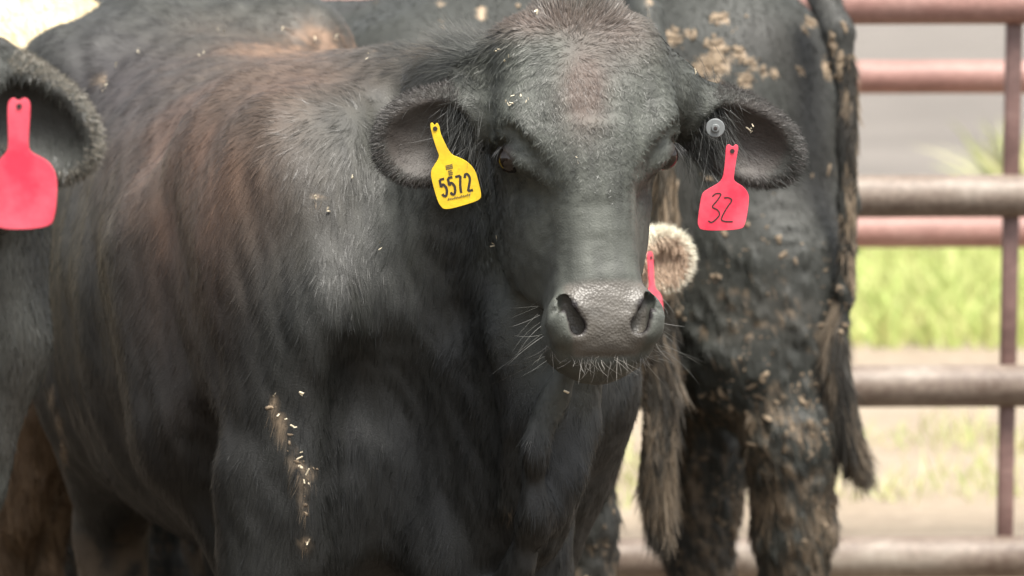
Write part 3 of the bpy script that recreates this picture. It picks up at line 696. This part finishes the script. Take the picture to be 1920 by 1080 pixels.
def add_strokes(t, pl, k, pin, strokes, wd, m, name, z=.0012):
    V = []; F_ = []
    for s in strokes:
        a, b = flat_stroke(pl, curve_pts(loc2(pin, k, s), 5) if len(s) > 2 else np.array(loc2(pin, k, s)), wd * k, z); F_ += [[i + len(V) for i in f] for f in b]; V += a; z += .00005
    link(name, poly_mesh(name, V, F_), m, t)
def seg_digit(d, cx, cy, sx, sy, rot):
    G = {'5': [[(.9, -1), (-.7, -1)], [(-.7, -1), (-.8, -.12)], [(-.8, -.12), (0, -.38), (.8, 0), (.85, .5), (.2, 1), (-.6, .95), (-.9, .7)]],
         '7': [[(-.9, -1), (.9, -1)], [(.9, -1), (.3, -.2), (-.05, .4), (-.2, 1)]],
         '2': [[(-.8, -.6), (-.5, -.95), (.2, -1), (.8, -.65), (.7, -.2), (.1, .3), (-.8, 1)], [(-.8, 1), (.95, 1)]]}[d]
    c_, s_ = math.cos(rot), math.sin(rot)
    return [[(cx + c_ * x * sx - s_ * y * sy, cy + s_ * x * sx + c_ * y * sy) for x, y in g] for g in G]
for d, cx, cy in (('5', 830.5, 352.5), ('5', 846, 349.5), ('7', 861, 347), ('2', 877, 343)):
    add_strokes(ty, py_, ky, (816, 241), seg_digit(d, cx, cy, 5.4, 16, rad(-13)), 4.6, M_INK, 'digit')
add_strokes(ty, py_, ky, (816, 241), [[(838 + i * 3.9, 376.5 - i * .85), (840.6 + i * 3.9, 372.5 - i * .85 + (i % 3)), (840.0 + i * 3.9, 376.5 - i * .85)] for i in range(11)], 1.3, M_INK2, 'small_print')
add_strokes(ty, py_, ky, (816, 241), [[(834.5, 312), (847, 309)], [(835, 315), (848, 312)], [(835.5, 318), (848.5, 315)], [(839, 322), (846, 320.5)], [(840, 325.5), (848, 323.5)], [(840.5, 328.5), (848, 327)]], 2.0, M_INK2, 'printed_mark')
ro = [(1358.7, 311), (1360.6, 281.5), (1361.5, 273), (1367, 269.5), (1373.5, 276), (1380, 269.5), (1385, 275), (1382.5, 287), (1375, 334), (1377.5, 341), (1393, 350), (1402, 361), (1405, 374), (1398, 422), (1389, 433), (1315, 434), (1308, 424), (1307.5, 413), (1314, 368.5), (1319, 359), (1335.6, 350), (1354, 339)]
tr, pr, kr = make_tag('red plastic ear tag with 32 handwritten on it', ro, 6.12, (1373, 283), M_RED)
cv = lambda L: [(1280 + a / 5.4, 250 + b / 5.4) for a, b in L]
add_strokes(tr, pr, kr, (1373, 283), [cv([(300, 640), (335, 612), (385, 618), (350, 680), (300, 745), (350, 778), (372, 825), (335, 875), (290, 905), (258, 890)]), cv([(418, 655), (465, 655), (495, 685), (445, 760), (392, 865), (420, 895), (505, 900)])], 2.4, M_INK, 'number')
# round grey button tag in the same ear
bt = empty('button_ear_tag', at(1341, 240, 6.14)); tag(bt, 'small round grey button tag inside the ear above the red 32 tag', 'ear tag')
pb = Plane(at(1341, 240, 6.135), (1, 0, 0), (0, 0, -1)); ang = np.linspace(0, 2 * np.pi, 40, endpoint=False)
for nm, r0, z, t_, m_ in (('disc', .0135, 0, .010, M_GREY), ('stud', .006, .007, .006, M_GREY), ('hole', .0028, .0105, .002, M_INK)):
    V, F_ = extrude([pb.P(r0 * math.cos(a), r0 * math.sin(a), z) for a in ang], pb.n, t_); o = link(nm, poly_mesh(nm, V, F_), m_, bt); bv = o.modifiers.new('b', 'BEVEL'); bv.width = .0015; bv.segments = 3


def mud_col(specks, hgt, seed, base=BLACK, dens=.5):
    def f(P, N):
        x, y = pix(P); c = np.tile(base, (len(P), 1)); a = fbm(P, 55, 3, seed); b = fbm(P, 14, 3, seed + 3)
        c = blend(c, .5 * sstep(.4, .7, fbm(P, 5, 2, seed)), (.034, .031, .028))
        low = sstep(hgt + .35, hgt - .35, P[:, 2]); d_ = fbm(P, 110, 2, seed + 5); m = sstep(.64 - .055 * low, .68 - .055 * low, d_ * .35 + a * .35 + b * .3 + .07 * low) * sstep(0, .35, low)
        c = blend(c, m * .8, MUD * .5); c = blend(c, .16 * low * sstep(.45, .62, b), MUD2 * .8)
        s = np.zeros(len(P))
        for cx, cy, rx, ry in specks: s = np.maximum(s, blob(x, y, cx, cy, rx * 1.15, ry * 1.15))
        s = sstep(.50, .60, .55 * s + .45 * d_ + .25 * (a - .5)) * (s > .12)
        return blend(c, np.clip(s, 0, .95), MUD * 1.2)
    return f
def rear_flow(back):
    def f(R, NN):
        return np.tile(np.array(back) * .35 + np.array((0, 0, -1.)), (len(R), 1))
    return f
def simple_head(F, fr, nb, hp, dv, sc=1.0, face=None):
    """neck from the body to a head of the generic shape; hp head origin, dv direction of the face downwards"""
    f = np.array(face if face is not None else fr.E[0], float); dv = nrm(np.array(dv, float)); w_ = nrm(f - dv * (f @ dv)); u_ = np.cross(dv, w_)
    hf = Frame(hp, dv, u_, w_, sc)
    F.op(cap(fr.P(.12, 0, 1.08), hf.P(-.02, 0, -.10), .24 * fr.sc, .13 * sc), .10)
    F.op(cap(fr.P(-.02, 0, 1.30), hf.P(-.15, 0, -.06), .10 * fr.sc, .08 * sc), .10)
    F.op(cap(fr.P(.30, 0, .78), hf.P(.08, 0, -.15), .08 * fr.sc, .06 * sc), .10)
    head_prims(hf, F, sc); ears = []
    for sg in (-1, 1):
        al = u_ * sg + np.array((0, 0, -.25)); c_ = hf.P(-.10, sg * .205, -.07)
        ears.append(ear_prims(F, c_, al, w_, .085 * sc, .062 * sc, sc, root=hf.P(-.115, sg * .085, -.06)))
    return hf, ears
def head_eyes(hf, parent, sc=1):
    for sg in (-1, 1): ball('eye', hf.P(.006, sg * .109, -.006), .0195 * sc, M_EYE, parent, hf.E)

# ---- right cow: seen from behind its quarter, tail along its right edge
def mk_frame(rump, hdg, sc=1.0):
    f = np.array((math.cos(hdg), math.sin(hdg), 0)); s = np.array((f[1], -f[0], 0)); s = s if s[1] < 0 else -s
    return Frame(np.array((rump[0], rump[1], 0)) + f * 1.55 * sc, f, s, up, sc)
C2 = mk_frame((.565, 8.56), rad(153), 1.0)
R2 = [(a, b, c, d + (.03 if a < -1.1 else 0)) for a, b, c, d in BODY]
F = Field(lines(-1.65, .80, .02, (.15, .80, .0075)), lines(8.0, 9.62, .0105), lines(-.02, 1.62, .0105))
body_prims(C2, F, hind=False, rows=R2)
F.op(cap(at(1380, 150, 8.62), at(1395, 640, 8.5), .20, .165), .10)
F.op(cap(at(1470, 500, 8.45), at(1482, 820, 8.40), .125, .085), .07)
F.op(cap(at(1350, 560, 8.75), at(1318, 850, 8.75), .15, .085), .06)
F.op(cap(at(1482, 820, 8.40), at(1488, 1000, 8.42), .094, .072), .03)
F.op(cap(at(1488, 1000, 8.42), at(1490, 1180, 8.42), .072, .062), .03)
F.op(cap(at(1495, 1180, 8.42), at(1495, 1330, 8.40), .055, .050), .03)
F.op(cap(at(1322, 860, 8.75), at(1312, 1060, 8.75), .086, .068), .03)
F.op(cap(at(1308, 1060, 8.75), at(1305, 1290, 8.75), .058, .048), .03)
tl2 = [(1535, -20, 8.45, .035), (1570, 60, 8.36, .030), (1588, 200, 8.34, .022), (1590, 380, 8.34, .019), (1584, 540, 8.34, .017), (1572, 640, 8.34, .014)]
for a, b in zip(tl2, tl2[1:]): F.op(cap(at(*a[:3]), at(*b[:3]), a[3], b[3]), .02)
simple_head(F, C2, None, C2.P(.42, -.32, 1.12), (-.5, -.25, -.8), .95, face=(-1, -.35, 0))
sp2 = [(1255, 70, 20, 14), (1290, 62, 10, 8), (1350, 35, 16, 10), (1345, 85, 16, 12), (1335, 120, 30, 22), (1305, 135, 14, 10), (1385, 95, 9, 9), (1413, 122, 9, 8), (1395, 150, 14, 12), (1430, 135, 8, 8),
       (1330, 155, 26, 8), (1382, 105, 14, 6), (1520, 42, 10, 8), (1510, 55, 6, 6), (1550, 130, 9, 20), (1560, 80, 6, 22), (1574, 120, 6, 30), (1450, 135, 6, 6), (1500, 132, 6, 5), (1595, 330, 4, 200), (1360, 230, 20, 30), (1440, 220, 8, 12)]
disp_mud = lambda P, N: (fbm(P, 7, 2, 9) - .5) * .022 + .008 * sstep(.54, .68, fbm(P, 48, 3, 2)) * sstep(1.25, .8, P[:, 2])
cf2 = mud_col(sp2, .78, 2)
cow2, P, Q, N, fn = finish('black_cow', F, cf2, None, disp_mud, 'mud spattered black cow seen from behind at the right beside the fence', 'cow', tuple(C2.o), 'black cattle standing in the pen')
coat('coat', cow2, P, Q, N, fn, 130000, rear_flow((.6, -.3, 0)), lambda R: .017 + .016 * sstep(.9, .5, R[:, 2]), cf2, FURM, width=.0013, lift=.16, wave=.30)
M_CLOD = plain('dried_mud', (.13, .097, .066), .95, noise=((.30, .23, .155), 45))
def clods(parent, P, Q, fn, count, wf, s0, s1):
    bm = bmesh.new(); bmesh.ops.create_icosphere(bm, subdivisions=2, radius=1); bv = np.array([v.co for v in bm.verts]); bf = np.array([[v.index for v in f.verts] for f in bm.faces]); bm.free()
    ctr = P[Q].mean(1); nn = nrm(fn); wgt = np.linalg.norm(fn, axis=1) * wf(ctr) * ((nn * nrm(CL - ctr)).sum(1) > -.3); fi = rng.choice(len(Q), count, p=wgt / wgt.sum()); V = []; F_ = []
    for i in fi:
        n_ = nn[i]; t = nrm(np.cross(n_, rng.normal(0, 1, 3))); t = nrm(t + np.array((0, 0, -.8)) * rng.random()); t = nrm(t - n_ * (t @ n_)); b = np.cross(n_, t); z = s0 + (s1 - s0) * rng.random() ** 3
        v = bv * (1 + 1.5 * (fbm(bv, 2.6, 2, rng.random() * 50)[:, None] - .5)); v = (v * (1.5 * z * rng.uniform(.6, 1.3), .75 * z, .38 * z)) @ np.array([t, b, n_]) + ctr[i] + n_ * .12 * z; V.append(v); F_.append(bf + len(bv) * (len(V) - 1))
    o = link('mud_clods', np_mesh('mud_clods', np.concatenate(V), [np.concatenate(F_)]), M_CLOD, parent); o['kind'] = 'stuff'; return o
def switch(parent, path, half, count, L, col, mudf=.5, W=.0018):
    p_ = np.array([at(*q) for q in path]); i = rng.uniform(0, len(p_) - 1.01, count); k = i.astype(int); t = (i - k)[:, None]; c = p_[k] * (1 - t) + p_[k + 1] * t
    hw = np.interp(i, np.arange(len(p_)), half); a = rng.uniform(0, 6.28, count); r_ = np.sqrt(rng.random(count)) * hw
    R = c + np.stack([np.cos(a) * r_, np.sin(a) * r_, 0 * a], 1); d = nrm(p_[np.minimum(k + 1, len(p_) - 1)] - p_[k])
    q = R * (6, 6, 1.2); D = d + np.stack([(vnoise(q, 8, 3) - .5) * 1.0, (vnoise(q, 8, 9) - .5) * .6, 0 * a], 1)
    ms = sstep(.48, .62, fbm(R * (3, 3, 1), 22, 2)) * mudf; cc = blend(np.tile(np.array(col), (count, 1)), ms, MUD * .75)
    T = nrm(D + rng.normal(0, .055, (count, 3))); NN = nrm(np.stack([np.cos(a), np.sin(a) - 1.2, 0 * a], 1) + rng.normal(0, .2, (count, 3))); NN = nrm(NN - T * (NN * T).sum(1, keepdims=True))
    V, F_, c3 = strands(R, T, NN, L * rng.uniform(.5, 1.3, count), W * rng.uniform(.5, 1.5, count), np.zeros(count), cc * rng.uniform(.6, 1.5, (count, 1)), rng.normal(0, .07, (count, 3)), 5)
    return link('tail_switch', np_mesh('tail_switch', V, F_, c3), FURM, parent)
clods(cow2, P, Q, fn, 3600, lambda c: sstep(1.25, .55, c[:, 2]) * sstep(.42, .62, fbm(c, 13, 2, 5)) + .02, .0018, .0085)
def upper(c):
    x, y = pix(c); s_ = 0
    for cx, cy, rx, ry in sp2[:19]: s_ = s_ + blob(x, y, cx, cy, rx * .8, ry * .8)
    return s_ * (c[:, 1] < 9.0)
clods(cow2, P, Q, fn, 420, upper, .002, .008)
switch(cow2, [(1574, 560, 8.34), (1566, 640, 8.34), (1572, 720, 8.34), (1584, 800, 8.34), (1598, 850, 8.34)], [.014, .026, .028, .022, .008], 7000, .08, (.030, .027, .022), .35)
switch(cow2, [(1590, 100, 8.33), (1594, 250, 8.33), (1594, 400, 8.33), (1590, 520, 8.33)], [.014, .016, .015, .014], 2600, .04, (.035, .031, .025), .7)

# ---- cow behind the head: its rump, hanging tail and a muddy hind leg show
C3 = mk_frame((.25, 8.05), rad(140), 1.0)
F = Field(lines(-1.55, .42, .014), lines(7.75, 9.65, .014), lines(-.02, 1.62, .0125))
body_prims(C3, F, legs=(0, 0, -.35, -.28), hind=False, rows=[(a, b * .94, c + .02, d + .045) for a, b, c, d in BODY])
F.op(cap(at(1090, 250, 8.22), at(1050, 600, 8.15), .17, .13), .08)
F.op(cap(at(1050, 600, 8.15), at(1108, 855, 8.02), .12, .052), .05)
F.op(cap(at(1104, 860, 8.0), at(1098, 980, 8.02), .058, .055), .03)
F.op(cap(at(1098, 980, 8.02), at(1102, 1400, 8.02), .056, .046), .03)
F.op(cap(at(930, 500, 8.5), at(960, 850, 8.45), .13, .06), .05); F.op(cap(at(960, 850, 8.45), at(962, 1310, 8.45), .055, .045), .03)
tl3 = [(1195, -30, 7.95, .034), (1212, 30, 7.86, .030), (1228, 100, 7.82, .025), (1242, 260, 7.80, .022), (1246, 420, 7.80, .020), (1240, 600, 7.80, .018), (1238, 720, 7.80, .018)]
for a, b in zip(tl3, tl3[1:]): F.op(cap(at(*a[:3]), at(*b[:3]), a[3], b[3]), .02)
simple_head(F, C3, None, C3.P(.42, .12, 1.05), (-.5, .1, -.8), .95, face=(-1, .3, 0))
cf3 = mud_col([(1215, 40, 5, 40), (1225, 90, 6, 20), (826, 22, 5, 26), (902, 22, 4, 20), (1254, 400, 7, 60)], .55, 12)
cow3, P, Q, N, fn = finish('black_cow', F, cf3, None, disp_mud, 'black cow mostly hidden behind the main head, its long muddy tail hanging free', 'cow', tuple(C3.o), 'black cattle standing in the pen')
coat('coat', cow3, P, Q, N, fn, 60000, rear_flow((.6, -.3, 0)), lambda R: .017 + .014 * sstep(.9, .5, R[:, 2]), cf3, FURM, width=.0013, lift=.16, wave=.3)
clods(cow3, P, Q, fn, 900, lambda c: sstep(.8, .5, c[:, 2]) + .02, .002, .008)
switch(cow3, [(1243, 560, 7.79), (1236, 680, 7.79), (1236, 790, 7.79), (1233, 880, 7.79), (1238, 960, 7.79)], [.018, .030, .032, .034, .022], 12000, .08, (.024, .021, .016), .34)
switch(cow3, [(1240, 200, 7.79), (1248, 330, 7.79), (1250, 430, 7.79), (1245, 540, 7.79)], [.02, .02, .02, .02], 2500, .06, (.07, .058, .042), .7)

# ---- cream calf whose ear and red tag show beside the muzzle
CC = Frame((-.055, 7.52, 0), nrm(np.array((.10, -1, 0))), nrm(np.array((-1, -.10, 0))), up, .60)
CALF = [(a * .72, b * .62, min(c + .36, d - .06), d + .10) for a, b, c, d in BODY]
F = Field(lines(-.30, .36, .0065), lines(6.75, 8.40, .0085), lines(-.02, 1.25, .0085))
F.op(loft(CC, CALF, 2.3), .03)
for sx_, fy_ in ((1, .02), (-1, .02), (1, -1.0), (-1, -1.0)):
    F.op(cap(CC.P(fy_, sx_ * .11, 1.15), CC.P(fy_ + .02, sx_ * .11, .65), .11 * .6, .075 * .6), .04); F.op(cap(CC.P(fy_ + .02, sx_ * .11, .65), CC.P(fy_, sx_ * .11, .10), .065 * .6, .055 * .6), .03)
hp = at(1122, 505, 6.98); hv = nrm(np.array((.15, -.35, -1))); hw_ = np.array((.35, -1, 0)); hw_ = nrm(hw_ - hv * (hw_ @ hv)); hu = np.cross(hv, hw_); hu = hu if hu[0] > 0 else -hu
HC = Frame(hp, hv, hu, hw_, .56)
F.op(cap(CC.P(.2, 0, 1.30), HC.P(-.02, 0, -.12), .115, .075), .06)
head_prims(HC, F, .56)
EC = ear_prims(F, at(1248, 487, 6.97), at(1300, 492, 6.97) - at(1220, 484, 6.97), (.10, -1, 0), .040, .044, .55, root=HC.P(-.10, .09, -.07))
ear_prims(F, HC.P(-.10, -.21, -.07), -hu, hw_, .05, .040, .6, root=HC.P(-.115, -.085, -.06))
def calf_col(P, N):
    q = EC.inv(P); c = np.tile(np.array((.62, .54, .42)), (len(P), 1)); ie = sstep(.052, .034, np.hypot(q[:, 0], q[:, 1])) * (N @ EC.E[2] > -.1)
    return blend(c, ie * .85, (.42, .29, .20)) * (.8 + .4 * fbm(P, 40, 2)[:, None])
calf, P, Q, N, fn = finish('calf', F, calf_col, None, None, 'cream calf showing only a pale fuzzy ear beside the main cow\'s muzzle', 'calf', tuple(CC.o), smooth=1)
FC = fur_mat('cream_fur', .6, .3); head_eyes(HC, calf, .56)
coat('coat', calf, P, Q, N, fn, 30000, lambda R, NN: np.tile(np.array((.3, 0, -1.)), (len(R), 1)), lambda R: np.full(len(R), .016), calf_col, FC, width=.0009, lift=.3, wave=.4, dens=lambda c: 1 + 30 * (np.linalg.norm(c - EC.o, axis=1) < .08))
oo = rim_hair(calf, P, Q, N, fn, EC, (.040, .044), 7000, (.80, .76, .62), .015); oo.data.materials[0] = FC
# its tag hangs twisted so that it shows narrow
kt = px_m * 6.92; pc_ = Plane(at(1219, 483, 6.90), (.42, .9, 0), (.06, 0, -1)); pc_.n = nrm(np.cross(pc_.r, pc_.d))
base = [(-12, 30), (-12, 0), (-10, -9), (-4, -12), (0, -7), (4, -12), (10, -9), (12, 0), (10, 50), (16, 60), (38, 70), (46, 84), (42, 128), (34, 136), (-38, 136), (-46, 126), (-44, 84), (-34, 70), (-14, 60), (-11, 50)]
tcl = empty('ear_tag', at(1219, 483, 6.90)); tag(tcl, 'blank red ear tag turned edge on below the pale fuzzy ear', 'ear tag')
V, F_ = extrude([pc_.P(a * kt, b * kt) for a, b in smooth_poly(base)], pc_.n, .0022); link('panel', poly_mesh('panel', V, F_), M_RED, tcl)
ang = np.linspace(0, 2 * np.pi, 16, endpoint=False); V, F_ = extrude([pc_.P(.0032 * math.cos(a), .0032 * math.sin(a)) for a in ang], pc_.n, .005); link('pin', poly_mesh('pin', V, F_), M_INK, tcl)

# ---- near cow cut by the left edge of the frame: ear, tag and cheek
YL = 5.0
hl = rad(35); fl_ = np.array((math.sin(hl), -math.cos(hl), 0)); sl_ = np.array((-fl_[1] * -1, 0, 0))
CLF = Frame((-1.38, 5.95, 0), fl_, np.array((-math.cos(hl), -math.sin(hl), 0)), up, 1.0)
F = Field(lines(-2.3, -.40, .018, (-.85, -.40, .006)), lines(4.65, 7.75, .018, (4.8, 5.3, .007)), lines(-.02, 1.60, .018, (.55, 1.55, .0075)))
body_prims(CLF, F)
ol = at(-172, 400, YL); vl = nrm(np.array((-.02, -.10, -1))); wl = np.array((-.25, -1, 0)); wl = nrm(wl - vl * (wl @ vl)); ul = np.cross(vl, wl); ul = ul if ul[0] > 0 else -ul
HL = Frame(ol, vl, ul, wl, 1.0)
F.op(cap(CLF.P(.12, 0, 1.05), HL.P(-.02, -.02, -.14), .24, .12), .10)
F.op(cap(CLF.P(.0, 0, 1.3), HL.P(-.14, 0, -.07), .10, .09), .10)
head_prims(HL, F)
F.op(cap(at(-10, 430, YL + .12), at(0, 640, YL + .10), .050, .048), .05)
F.op(cap(at(-6, 640, YL + .10), at(-45, 920, YL + .08), .048, .036), .05)
EA = ear_prims(F, at(70, 232, YL + .02), at(168, 300, YL) - at(-30, 150, YL), (.12, -1, -.05), .084, .060, root=HL.P(-.115, .09, -.06))
ear_prims(F, HL.P(-.10, -.205, -.07), -ul, wl, .085, .062, root=HL.P(-.115, -.085, -.06))
lc = lambda P, N: blend(np.tile(BLACK, (len(P), 1)), .7 * sstep(.4, .7, fbm(P, 6, 2, 4)), (.036, .030, .024))
cowL, P, Q, N, fn = finish('black_cow', F, lc, None, None, 'black cow cut off by the left edge of the photo, nearest to the camera', 'cow', tuple(CLF.o), 'black cattle standing in the pen')
head_eyes(HL, cowL)
coat('coat', cowL, P, Q, N, fn, 90000, lambda R, NN: np.tile(np.array((-.2, .2, -1.)), (len(R), 1)), lambda R: np.full(len(R), .014), lc, FUR, width=.0009, lift=.12, wave=.2)
rim_hair(cowL, P, Q, N, fn, EA, (.084, .060), 9000, (.16, .145, .115), .006)
lo_ = [(14, 240), (14, 205), (16, 190), (25, 182), (35, 190), (46, 182), (57, 190), (56, 215), (50, 278), (58, 288), (88, 303), (101, 325), (104, 350), (99, 402), (88, 431), (-14, 433), (-27, 405), (-24, 345), (-20, 318), (-4, 300), (10, 286), (14, 275)]
tl_, _, _ = make_tag('large blurred red ear tag at the left edge of the photo', lo_, YL - .09, (36, 199), M_RED)

# ---- cream cow in the back left: pale flank above, stained belly below
CW = mk_frame((-.80, 8.42), rad(176), 1.04)
F = Field(lines(-2.75, -.70, .018), lines(7.95, 8.95, .018), lines(-.02, 1.75, .018))
body_prims(CW, F, rows=[(a, b, c, d + .05) for a, b, c, d in BODY])
F.op(cap(at(60, 760, 8.15), at(45, 960, 8.15), .09, .055), .06)
simple_head(F, CW, None, CW.P(.45, 0, 1.2), (-.5, 0, -.8), 1.0, face=(-1, 0, 0))
def cw_col(P, N):
    z = P[:, 2] + .10 * (fbm(P, 7, 2) - .5); c = np.tile(np.array((.62, .51, .32)), (len(P), 1)); return blend(c, sstep(.95, .72, z) * .93, (.12, .070, .038)) * (.85 + .3 * fbm(P, 22, 3)[:, None])
cowW, P, Q, N, fn = finish('cream_cow', F, cw_col, None, disp_mud, 'cream coloured cow with a brown stained belly standing behind at the far left', 'cow', tuple(CW.o))
coat('coat', cowW, P, Q, N, fn, 40000, rear_flow((.6, -.1, 0)), lambda R: .02 + .02 * sstep(.8, .5, R[:, 2]), cw_col, FC, width=.0018, lift=.16, wave=.3)

def streak(c):
    x, y = pix(c); s_ = 0
    for cx, cy, rx, ry in ((512, 765, 7, 10), (527, 795, 6, 14), (540, 835, 5, 18), (556, 868, 9, 10), (572, 892, 9, 12), (590, 880, 12, 7), (572, 940, 4, 22), (572, 1020, 5, 8), (110, 790, 5, 20), (118, 850, 4, 26), (195, 150, 5, 9)): s_ = s_ + blob(x, y, cx, cy, rx, ry)
    return s_ * (s_ > .1)
clods(cow, PM, QM, fM, 320, streak, .0008, .0034)
# ================================================================== bits of straw stuck to the main cow's coat
bits = [(945, 182, 5), (950, 190, 4), (966, 178, 4), (978, 180, 3), (1005, 14, 7), (925, 92, 3), (947, 106, 4), (195, 152, 5), (190, 168, 4), (215, 118, 4), (262, 88, 3), (370, 94, 3), (600, 366, 4), (608, 386, 3),
        (530, 52, 3), (636, 66, 3), (684, 104, 3), (596, 70, 3), (420, 52, 3), (705, 458, 3), (570, 870, 6), (556, 856, 5), (548, 800, 5), (575, 905, 6), (584, 890, 5), (572, 1022, 6), (528, 790, 4), (505, 742, 4), (1072, 742, 5),
        (664, 330, 3), (920, 448, 4), (918, 470, 3), (560, 740, 3), (1402, 245, 5), (1400, 258, 4), (1300, 130, 3), (1075, 300, 2)]
V = []; F_ = []
Pm = np.empty(len(cow.children[0].data.vertices) * 3, np.float32); cow.children[0].data.vertices.foreach_get('co', Pm); Pm = Pm.reshape(-1, 3)
xm, ym = pix(Pm)
for x, y, s in bits:
    k = np.where((np.abs(xm - x) < 9) & (np.abs(ym - y) < 9))[0]
    if len(k) == 0: continue
    c = Pm[k[np.argmin(Pm[k, 1])]] + np.array((0, -.010, .003))
    for j in range(2):
        L_ = s * px_m * 6 * rng.choice([.25, .5, 1.3], p=[.5, .35, .15]); d = nrm(rng.normal(0, 1, 3) * (1, .4, 1)); q_ = nrm(np.cross(d, rng.normal(0, 1, 3))); r_ = np.cross(d, q_); w_ = .0009 + .0008 * rng.random(); c2 = c + rng.normal(0, .003, 3); n0 = len(V)
        for e in (-1, 1):
            for a, b in ((1, 0), (0, 1), (-1, 0), (0, -1)): V.append(c2 + d * e * L_ + q_ * a * w_ + r_ * b * w_ + q_ * .002 * (e + 1))
        F_ += [[n0 + i, n0 + (i + 1) % 4, n0 + 4 + (i + 1) % 4, n0 + 4 + i] for i in range(4)] + [[n0, n0 + 1, n0 + 2, n0 + 3], [n0 + 7, n0 + 6, n0 + 5, n0 + 4]]
ob = link('straw_bits', poly_mesh('straw_bits', V, F_), M_STRAW); tag(ob, 'tiny pale bits of straw stuck in the main cow\'s coat', 'straw', kind='stuff')
